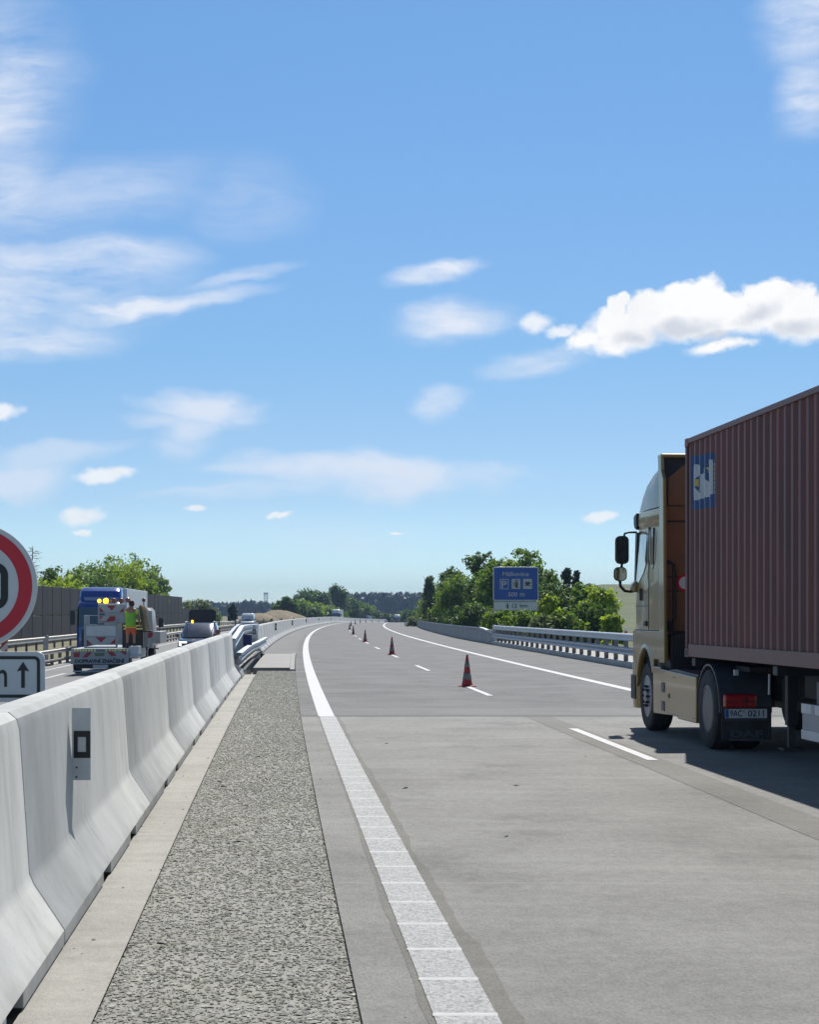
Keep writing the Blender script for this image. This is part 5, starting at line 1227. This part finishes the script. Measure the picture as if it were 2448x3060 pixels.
# ------------------------------------------------------------------ cars and vans
M_suv = paint('dark_blue_car_paint', (.035, .045, .085), .35, .22)
def car(name, label, cat, x, y, z, rz, col, L=4.6, w_=1.86, h=1.62, suv=False, lights=True, van=False):
    t = thing(name, label, cat, (x, y, z), rz); hw_ = w_/2       # local: nose towards +y
    hb = h*.56 if not van else h*.54
    mb = MB()
    def sec(yy, k, z0, z1, ins=0): return [(p[0], yy, p[1]) for p in rrect(-hw_*k+ins, hw_*k-ins, z0, z1, .13, 4)]
    n0 = .95 if not van else .35
    mb.loft([sec(L/2, .72, .34, hb*.68), sec(L/2-.1, .88, .26, hb*.80), sec(L/2-.4, .985, .22, hb*.90), sec(L/2-n0-.45, 1.0, .22, hb+.02), sec(0, 1.0, .22, hb+.03), sec(-L/2+.4, .99, .24, hb+.03), sec(-L/2+.06, .93, .32, hb), sec(-L/2, .85, .4, hb-.05)]); mb.build('body', col, t, auto=40)
    yf = L/2-n0-.35; yr = -L/2+.22
    def gh(f, b, k, zz, r_): return ringxy(-hw_*k, hw_*k, b, f, zz, r_, 5)
    f1 = yf-((1.18 if suv else .85) if not van else .75)
    rc = .36 if suv else .13
    mb = MB(); mb.loft([gh(yf, yr, .95, hb-.03, rc), gh(yf-(yf-f1)*.42, yr+.06, .89, hb+(h-hb)*.5, rc), gh(f1+.05, yr+.16, .80, h-.09, rc), gh(f1-.12, yr+.24, .74, h-.02, .18), gh(f1-.4, yr+.4, .55, h, .2)]); mb.build('cabin', col, t, auto=45)
    d = Vector((0, yf-f1, -(h-.09-hb))).normalized()
    mb = MB(); mb.loft([[(a*hw_*k, yf+.012-q*(yf-f1-.03)-(.15 if suv else .07)*abs(a)**3, hb+(q+.32*q*(1-q)*suv)*(h-.13-hb)+.02) for a in (-1, -.94, -.86, -.75, -.6, -.4, 0, .4, .6, .75, .86, .94, 1)] for q, k in ((.03, .86), (.25, .83), (.5, .80), (.75, .755), (.98, .71))], caps=False); mb.build('windscreen', M_glass, t, smooth=True)
    for s in (-1, 1):
        mb = MB(); mb.add([(s*(hw_*.945+.004), yf-.42, hb+.05), (s*(hw_*.945+.004), yr+.35, hb+.05), (s*(hw_*.82+.012), yr+.5, h-.16), (s*(hw_*.82+.012), f1+.0, h-.16)], [(0, 1, 2, 3)]); mb.build('side_window', M_glass, t, fix=False)
        mb = MB(); mb.loft([[(s*(hw_+.10)+p[0], yf-.28+yy, hb+.12+p[1]) for p in rrect(-.11, .11, -.07, .07, .05, 4)] for yy in (-.05, .06)]); mb.build('wing_mirror', col if suv else M_black, t, auto=40)
        if lights:
            mb = MB(); zl = hb*.78
            mb.box(min(s*hw_*.52, s*hw_*.90), max(s*hw_*.52, s*hw_*.90), L/2-.16, L/2-.06, zl, zl+.055)
            if suv: mb.box(min(s*hw_*.62, s*hw_*.90), max(s*hw_*.62, s*hw_*.90), L/2-.15, L/2-.05, zl-.12, zl-.075); mb.box(min(s*hw_*.86, s*hw_*.90), max(s*hw_*.86, s*hw_*.90), L/2-.16, L/2-.07, zl-.075, zl)
            mb.build('headlamp', M_head if suv else M_lgrey, t, bevel=.01)
        for yy in (L/2-.9, -L/2+.85): wheel(t, s*(hw_-.11), yy, .34, .34, .22, s)
    mb = MB(); mb.box(-hw_*.5, hw_*.5, L/2-.06, L/2+.006, .36, hb*.66); mb.build('grille', M_black, t, bevel=.02)
    return t
ysv = 88
sv = car('dark_car', 'dark blue car with headlights on and raised tailgate behind the barrier', 'car', (598-1224)/F_PX*ysv, ysv, gL(-5.05, ysv), math.pi+.05, M_suv, h=1.66, suv=True)
mb = MB(); mb.loft([[(p[0], -1.95+yy, 1.95+p[1]) for p in rrect(-.66, .66, -.34, .34, .16, 5)] for yy in (-.05, .05)]); mb.build('tailgate', M_black, sv, auto=40)
mb = MB(); mb.lathe([(.055, 0), (.06, .03), (.05, .11), (0, .125)], (.40, -.5, 1.655), 'z', 16); mb.build('amber_beacon', M_amber, sv, smooth=True)
mb = MB()
for s in (-1, 1): mb.tube([(s*.66, .35, 1.60), (s*.67, .2, 1.70), (s*.67, -1.4, 1.70), (s*.66, -1.5, 1.63)], .022, 8)
mb.build('roof_bar', M_lgrey, sv, smooth=True)
yv = 262; car('white_van', 'white van driving towards us beyond the median gap, beside the sand heap', 'van', (742-1224)/F_PX*yv, yv, gL(-11, yv)-.05, math.pi+.02, M_lwhite, L=5.0, w_=1.95, h=2.3, van=True)
yv = 600; car('far_van', 'far dark van with shining roof above the barrier, right of the distant white lorry', 'van', (1097-1224)/F_PX*yv, yv, hz(yv)-.2, math.pi-.35, paint('dark_van_paint', (.04, .045, .05), .3, .2), L=5.2, w_=1.95, h=2.45, van=True)
yv = 640; car('far_car', 'far white car roof just showing over the barrier at the crest', 'car', (1144-1224)/F_PX*yv, yv, hz(yv)-.55, math.pi-.4, M_lwhite)

# ------------------------------------------------------------------ trees and shrubs
LM = {'mid': leafmat('leaves_mid', (.046, .090, .018), (.21, .305, .06), .5), 'dark': leafmat('leaves_dark', (.026, .060, .017), (.125, .20, .048), .44),
      'lime': leafmat('leaves_lime', (.10, .165, .018), (.38, .46, .06), .52), 'grey': leafmat('leaves_grey', (.06, .085, .045), (.20, .24, .13), .42), 'fir': leafmat('needles', (.014, .036, .015), (.050, .092, .034), .3)}
def foliage(name, clumps, n, size, material, parent, seed, flat=.6):
    """leaves scattered round clump centres (x, y, z, radius), each a small bent quad"""
    r = np.random.default_rng(seed); C = np.array(clumps, float); wgt = C[:, 3]**2; wgt /= wgt.sum()
    ci = r.choice(len(C), n, p=wgt); d = r.normal(size=(n, 3)); d /= np.linalg.norm(d, axis=1)[:, None]
    rad = C[ci, 3]*(r.random(n)**.45)
    P_ = C[ci, :3]+d*rad[:, None]*np.array([1, 1, flat+.25])
    nrm = d*.6+r.normal(size=(n, 3))*.55+np.array([0, 0, .35]); nrm /= np.linalg.norm(nrm, axis=1)[:, None]
    a = np.cross(nrm, r.normal(size=(n, 3))); a /= np.linalg.norm(a, axis=1)[:, None]; b = np.cross(nrm, a)
    s = size*(.55+.9*r.random(n))[:, None]
    V = np.stack([P_-a*s*.9, P_-b*s*.5+nrm*s*.12, P_+a*s*.9, P_+b*s*.5+nrm*s*.12], 1).reshape(-1, 3)
    me = bpy.data.meshes.new(name); me.from_pydata(V.tolist(), [], np.arange(4*n).reshape(-1, 4).tolist())
    ct = r.random(len(C)); tint = np.clip(.25+.55*(ct[ci]-.3)+.5*(r.random(n)-.4), 0, 1)
    at = me.attributes.new('tint', 'FLOAT', 'POINT'); at.data.foreach_set('value', np.repeat(tint, 4).astype(np.float32))
    me.materials.append(material); o = bpy.data.objects.new(name, me); COL.objects.link(o); o.parent = parent; return o
def tree(name, label, x, y, z, h, wd, kind, n, leaf, seed, group, low=.12, shape='round', cat='tree', trunk=True):
    r = random.Random(seed); t = thing(name, label, cat, (x, y, z), r.random()*6, group); cl = []
    hh = h*(1-low); cz = h*low+hh/2
    m = int(48+wd*9)
    for i in range(m):
        u = r.random()*2-1; a = r.random()*6.283; q = r.random()**.45
        zz = u*q
        if shape == 'spire': k_ = max(.08, (1-(zz+1)/2))*1.05
        elif shape == 'bush': k_ = math.sqrt(max(.05, 1-max(0, zz)**2))*(1.0 if zz > 0 else 1.0)
        else: k_ = math.sqrt(max(.05, 1-zz*zz))
        lob = 1+.22*math.sin(3*a+seed)+.15*math.sin(5*a+2*seed)
        rr_ = wd/2*k_*q*lob*.86
        cl.append((rr_*math.cos(a), rr_*math.sin(a), cz+zz*hh/2*.90, wd*(.10+.10*r.random())*(1 if shape != 'spire' else .8)))
    for i in range(6 if shape != 'spire' else 0): cl.append((wd*.3*(r.random()-.5), wd*.3*(r.random()-.5), h*(.84+.12*r.random()), wd*(.07+.04*r.random())))
    foliage('crown', cl, n, leaf, LM[kind], t, seed)
    if trunk:
        mb = MB(); mb.tube([(0, 0, -.4), (.05, 0, h*.25), (-.04, .05, h*.55), (0, 0, h*.85)], [wd*.035+.04, wd*.028+.03, wd*.02+.02, .02], 8)
        for i in range(7):
            a = r.random()*6.28; z0 = h*(.2+.5*r.random()); mb.tube([(0, 0, z0), (wd*.2*math.cos(a), wd*.2*math.sin(a), z0+h*.10), (wd*.36*math.cos(a), wd*.36*math.sin(a), z0+h*.2)], [wd*.014+.015, wd*.01+.01, .01], 6)
        mb.build('trunk', M_bark, t)
    return t
def at_px(px, y): return (px-1224)/F_PX*y
def top_h(py, y): return EYE+(HOR-py)*y/F_PX
GR = 'trees and bushes on the bank right of the road'
right = [ # px, top py, width px, distance, kind, shape, label
 (1285, 1690, 70, 250, 'grey', 'spire', 'thin greyish birch at the left end of the right-hand trees'),
 (1346, 1686, 66, 235, 'dark', 'round', 'dark slender tree next to the greyish birch'),
 (1305, 1762, 110, 285, 'mid', 'bush', 'rounded green bush at the left end of the bank, over the parapet'),
 (1375, 1715, 150, 205, 'mid', 'round', 'broad green tree left of the blue sign'),
 (1440, 1640, 105, 188, 'dark', 'round', 'tall dark-topped tree left of the blue sign'),
 (1480, 1670, 130, 175, 'mid', 'round', 'green tree just left behind the blue sign'),
 (1570, 1632, 120, 165, 'mid', 'round', 'tallest green tree, directly above the blue sign'),
 (1525, 1662, 80, 158, 'lime', 'round', 'light green treetop peeking over the left edge of the blue sign'),
 (1620, 1690, 130, 155, 'mid', 'round', 'green tree at the right edge of the blue sign'),
 (1693, 1688, 80, 168, 'fir', 'spire', 'dark spiky conifer right of the blue sign'),
 (1722, 1692, 60, 170, 'fir', 'spire', 'second, thinner spiky conifer right of the blue sign'),
 (1660, 1735, 140, 145, 'dark', 'bush', 'dark green bush in the hollow right of the blue sign'),
 (1755, 1738, 90, 140, 'mid', 'round', 'green tree between the conifers and the yellow-green bush'),
 (1795, 1748, 105, 132, 'lime', 'round', 'bright yellow-green small tree near the truck mirror'),
 (1770, 1800, 120, 120, 'dark', 'bush', 'dark lower bush under the yellow-green tree'),
 (1832, 1830, 60, 112, 'lime', 'bush', 'rightmost yellow-green shrub beside the truck cab'),
 (1640, 1775, 70, 124, 'lime', 'bush', 'yellow-green shrub touching the right side of the blue sign'),
 (1330, 1810, 100, 262, 'mid', 'bush', 'low green bush behind the left part of the parapet'),
 (1415, 1805, 120, 168, 'dark', 'bush', 'low dark green bush left below the blue sign'),
 (1492, 1822, 90, 121, 'mid', 'bush', 'low green bush under the left corner of the blue sign'),
 (1560, 1822, 90, 119, 'mid', 'bush', 'low green bush overlapping the bottom of the white distance plate'),
 (1620, 1838, 90, 117, 'grey', 'bush', 'low greyish bush under the right corner of the blue sign'),
 (1690, 1825, 110, 118, 'mid', 'bush', 'low green bush behind the steel rail, right of the sign')]
for i, (px, py, wpx, y, kd, shp, lab) in enumerate(right):
    h = top_h(py, y)+.35; wd = wpx*y/F_PX
    nm = {'spire': 'conifer' if kd == 'fir' else 'birch_tree', 'round': 'broadleaf_tree', 'bush': 'bush'}[shp]
    tree(nm, lab, at_px(px, y), y, -.35, h, wd*1.15, kd, int(900+wd*h*150), .19 if wd > 2 else .16, 40+i, GR, .04 if shp != 'round' else .1, shp, 'bush' if shp == 'bush' else 'tree')
GL_ = 'trees behind the noise barrier'
left = [(95, 1716, 150, 205, 'lime', 'yellow-green tree behind the wall, beside the round speed sign'), (158, 1684, 105, 215, 'dark', 'small dark tree over the wall, right of the round speed sign'),
 (185, 1722, 150, 200, 'lime', 'low yellow-green tree above the wall, left of the blue lorry'), (228, 1700, 110, 225, 'mid', 'green tree on the left shoulder of the tree group behind the wall'),
 (275, 1672, 140, 235, 'mid', 'wide green tree above the blue lorry cab'), (335, 1645, 110, 245, 'mid', 'tall green tree, left of the two tallest behind the wall'),
 (412, 1648, 120, 250, 'mid', 'tall green tree, right of the two tallest behind the wall'), (370, 1680, 150, 240, 'lime', 'lighter green tree between the two tallest behind the wall'),
 (455, 1690, 100, 258, 'dark', 'darker tree at the right end of the group behind the wall'), (300, 1720, 170, 222, 'dark', 'dark lower tree behind the white box trailer'),
 (430, 1725, 130, 243, 'mid', 'low green tree right behind the wall top'), (485, 1725, 50, 262, 'mid', 'thin tree at the very right of the group behind the wall')]
for i, (px, py, wpx, y, kd, lab) in enumerate(left):
    wd = wpx*y/F_PX; tree('broadleaf_tree', lab, at_px(px, y), y, -.4, top_h(py, y)+.4, wd*1.15, kd, int(1500+wd*h*80), .26, 90+i, GL_, .12, 'round')
wd = 90*300/F_PX; tree('bush', 'pale greyish bush at the end of the noise barrier', at_px(585, 300), 300, -.4, top_h(1790, 300)+.4, wd*1.2, 'grey', 2200, .28, 130, None, .02, 'bush', 'bush')
wd = 34*330/F_PX; tree('conifer', 'dark columnar conifer left of the sand heap', at_px(695, 330), 330, 0, top_h(1803, 330), wd*.78, 'fir', 2600, .26, 131, None, .03, 'bush', 'tree')
tree('bush', 'green bush behind the raised tailgate of the dark car', at_px(640, 320), 320, -.3, top_h(1833, 320)+.3, 2.9, 'mid', 1200, .24, 132, None, .02, 'bush', 'bush')
GM = 'dark trees beyond the sand heap'
for i, (px, py, wpx, y, kd, shp, lab) in enumerate([(856, 1790, 78, 430, 'dark', 'bush', 'dark rounded bush at the right foot of the sand heap'), (915, 1798, 110, 520, 'mid', 'bush', 'mid green bush between the sand heap and the tall trees'),
 (925, 1758, 84, 620, 'dark', 'round', 'rounded tall tree, left of the pair by the distant lorry'), (960, 1772, 74, 610, 'dark', 'round', 'smaller tree between the pair by the distant lorry'),
 (1010, 1741, 70, 640, 'dark', 'round', 'tallest dark tree directly behind the distant white lorry'), (1040, 1782, 70, 660, 'dark', 'bush', 'dark bush right of the tallest distant tree'), (1075, 1800, 70, 680, 'mid', 'bush', 'lower bush sloping down to the barrier in the distance'),
 (970, 1815, 110, 600, 'mid', 'bush', 'low green bush line left of the distant white lorry'), (1105, 1822, 60, 690, 'dark', 'bush', 'last low dark bush at the crest of the road')]):
    wd = wpx*y/F_PX; tree('bush' if shp == 'bush' else 'broadleaf_tree', lab, at_px(px, y), y, hz(y)-.5, top_h(py, y)-hz(y)+.5, wd*1.15, kd, int(1500+wd*230), .55, 150+i, GM, .03 if shp == 'bush' else .08, shp, 'bush' if shp == 'bush' else 'tree')
tree('bush', 'low scrub beside the far end of the right parapet', at_px(1236, 255), 255, -.2, 1.6, 2.2, 'grey', 700, .2, 171, None, .0, 'bush', 'bush')
for i, (px, y, h_, w_) in enumerate(((1150, 720, 3.6, 6), (1172, 740, 3.4, 6), (1222, 660, 4.6, 7), (1245, 560, 4.2, 6), (1205, 800, 5.0, 9), (1262, 470, 3.6, 5))):
    tree('bush', ['low bush between two far vehicles at the crest', 'low bush left of the far white box lorry', 'dark bush right of the far white box lorry', 'dark bush below the small orange board', 'bush behind the far white box lorry', 'bush beside the small orange board'][i], at_px(px, y), y, hz(y)-.3, h_, w_, 'dark', 1500, .5, 400+i, GM, .02, 'bush', 'bush')
# bare tree
r = random.Random(4); yd = 225; td = thing('bare_tree', 'bare dead conifer standing above the round speed sign', 'tree', (at_px(97, yd), yd, 0)); hd = top_h(1632, yd)
mb = MB(); mb.tube([(0, 0, -.3), (.1, 0, hd*.5), (-.05, 0, hd*.8), (.05, 0, hd)], [.16, .13, .08, .03], 8); mb.build('trunk', M_dead, td)
mb = MB()
for i in range(22):
    z_ = hd*(.62+.37*i/22); a = r.random()*6.28; L_ = (1.0-.5*i/22)*(1.0+1.2*r.random()); d = r.uniform(-.15, .3)
    p1 = (L_*.55*math.cos(a), L_*.55*math.sin(a), z_+d*L_*.4); p2 = (L_*math.cos(a+.1), L_*math.sin(a+.1), z_+d*L_*.2+.1)
    mb.tube([(0, 0, z_), p1, p2], [.045, .03, .012], 5)
    for q in range(3): mb.tube([p1, (p1[0]+r.uniform(-.5, .5), p1[1]+r.uniform(-.4, .4), p1[2]+r.uniform(-.5, .3))], [.02, .007], 4)
mb.build('branch', M_dead, td)

# ------------------------------------------------------------------ sand heap, tower, small far things
mb = MB(); r = random.Random(2); y0 = 390; cx = at_px(842, y0); n = 40; rings = []
for j, (q, zz) in enumerate(((1.0, -.5), (.86, .7), (.68, 1.6), (.48, 2.35), (.28, 2.85), (.12, 3.05), (.02, 3.1))):
    rings.append([(cx-1.2*(1-q)+6.6*q*math.cos(6.2832*k/n)*(1+.10*math.sin(3*6.28*k/n+1)+.04*r.random()), y0+9*q*math.sin(6.2832*k/n), zz*.76*(1+.08*math.sin(k*1.3+j)+.05*r.random())) for k in range(n)])
mb.loft(rings); mb.build('earth_mound', M_sand, smooth=True)['kind'] = 'structure'
mb = MB(); y1 = 365; cx = at_px(775, y1); rings = []
for j, (q, zz) in enumerate(((1.0, -.5), (.8, .6), (.5, 1.35), (.2, 1.75), (.03, 1.85))):
    rings.append([(cx+4.6*q*math.cos(6.2832*k/n)*(1+.08*math.sin(4*6.28*k/n)), y1+7*q*math.sin(6.2832*k/n), zz*(1+.06*math.sin(k*1.7+j))) for k in range(n)])
mb.loft(rings); mb.build('earth_mound', M_sand, smooth=True)['kind'] = 'structure'
yt = 1500; tw = thing('lattice_tower', 'pale slender lattice tower rising above the distant wooded ridge', 'tower', (at_px(795, yt), yt, 0))
h1 = top_h(1771, yt); hw_ = 1.35; mb = MB()
for sx_ in (-1, 1):
    for sy_ in (-1, 1): mb.tube([(sx_*hw_, sy_*hw_, 0), (sx_*hw_*.92, sy_*hw_*.92, h1)], .2, 6)
for i in range(7):
    a, b = h1*i/7, h1*(i+1)/7
    for sy_ in (-1, 1): mb.tube([(-hw_, sy_*hw_, a), (hw_, sy_*hw_, b)], .1, 5); mb.tube([(hw_, sy_*hw_, a), (-hw_, sy_*hw_, b)], .1, 5); mb.tube([(-hw_, sy_*hw_, b), (hw_, sy_*hw_, b)], .1, 5)
mb.build('lattice', M_lgrey, tw); mb = MB(); mb.box(-1.7, 1.7, -1.7, 1.7, h1-1.2, h1); mb.build('top_cabin', M_lgrey, tw)
yo = 330; to = thing('orange_board', 'small faded orange board on posts at the far end of the right bank', 'sign', (at_px(1253, yo), yo, 0))
hz0, hz1 = top_h(1844, yo), top_h(1831, yo); mb = MB(); mb.box(-.55, .55, -.03, .03, hz0, hz1); mb.build('board', mat('orange_board', (.35, .10, .05), .6, var=.2, scale=4), to)
for s in (-.4, .4):
    mb = MB(); mb.box(s-.04, s+.04, .03, .1, -.3, hz1); mb.build('post', M_post, to)
for i, (px, yq) in enumerate(((1219, 262), (1229, 256), (1211, 275))):
    tq = thing('marker_post', 'short pale marker post past the far end of the right parapet', 'post', (at_px(px, yq), yq, -.1), 0, 'marker posts'); mb = MB(); mb.prism(rrect(-.09, .09, -.06, .06, .04, 3), 'z', 0, .95); mb.build('shaft', M_beige, tq); mb = MB(); mb.prism(rrect(-.093, .093, -.063, .063, .04, 3), 'z', .62, .8); mb.build('band', M_post, tq)
ym = 62; tq = thing('marker_post', 'white marker post with orange reflector behind the steel rail by the truck', 'post', (at_px(1871, ym), ym, 0), 0, 'marker posts')
mb = MB(); mb.prism(rrect(-.065, .065, -.045, .045, .03, 3), 'z', 0, 1.24); mb.build('shaft', M_white, tq); mb = MB(); mb.box(-.05, .05, -.052, -.046, .97, 1.13); mb.build('reflector', mat('orange_reflector', (.62, .10, .03), .4, var=.1), tq)

# ------------------------------------------------------------------ far wooded ridge
rg_ = np.random.default_rng(12); n = 2600
fy = 1180+rg_.random(n)*520; fx = np.where(rg_.random(n) < .68, -75+rg_.random(n)*250, -330+rg_.random(n)*260)
vs = []; fs = []; tint = []
def fz_(x, y): return 6.5*ss(1000, 1600, y)*ss(-110, -40, x)
for i in range(n):
    h_ = (9.5+5.5*rg_.random())*(1 if fx[i] > -60 else .82); w_ = h_*(.17+.1*rg_.random()); zb = fz_(fx[i], fy[i])-.5
    conif = rg_.random() < .6; lev = ((0, .75), (.3, 1.0), (.55, .72), (.8, .36), (1.0, .02)) if conif else ((0, .5), (.25, 1.15), (.6, 1.25), (.85, .8), (.97, .2))
    base = len(vs); m = 7
    for lz, lr in lev:
        for k_ in range(m):
            a = 6.2832*k_/m+rg_.random()*.5; q = w_*lr*(.7+.6*rg_.random()); vs.append((fx[i]+q*math.cos(a), fy[i]+q*math.sin(a), zb+h_*lz+(rg_.random()-.5)*h_*.06)); tint.append(rg_.random())
    for j in range(len(lev)-1):
        for k_ in range(m): fs.append((base+j*m+k_, base+j*m+(k_+1) % m, base+(j+1)*m+(k_+1) % m, base+(j+1)*m+k_))
me = bpy.data.meshes.new('forest'); me.from_pydata(vs, [], fs); at = me.attributes.new('tint', 'FLOAT', 'POINT'); at.data.foreach_set('value', np.array(tint, np.float32))
me.materials.append(LM['fir']); fo = bpy.data.objects.new('forest', me); COL.objects.link(fo)
tag(fo, 'dark blue-green forest covering the distant ridge', 'forest', kind='stuff')
for i in range(3):
    tree('broadleaf_tree', ['small dark tree on the skyline of the grassy hill', 'tiny dark tree beside another on the grassy hilltop', 'faint tree at the hilltop near the mirror'][i], at_px((1815, 1826, 1806)[i], 760), 760, 9.4, (3.4, 2.6, 2.2)[i], (3.0, 2.6, 2.6)[i], 'dark', 500, .4, 300+i, None, .05, 'round')

# ------------------------------------------------------------------ haze
HAZE = 0.00019
if HAZE:
    mb = MB(); mb.box(-1700, 1700, -70, 3800, -8, 60)
    m_, t_ = newmat('haze_air'); o_ = t_.n('ShaderNodeOutputMaterial')
    v_ = t_.n('ShaderNodeVolumePrincipled', inp={'Color': (.50, .68, 1.0, 1), 'Density': HAZE, 'Anisotropy': 0.0}); m_.node_tree.links.new(v_.outputs[0], o_.inputs['Volume'])
    hzo = mb.build('haze', m_); tag(hzo, 'thin blue summer haze filling the air', 'haze', kind='stuff')
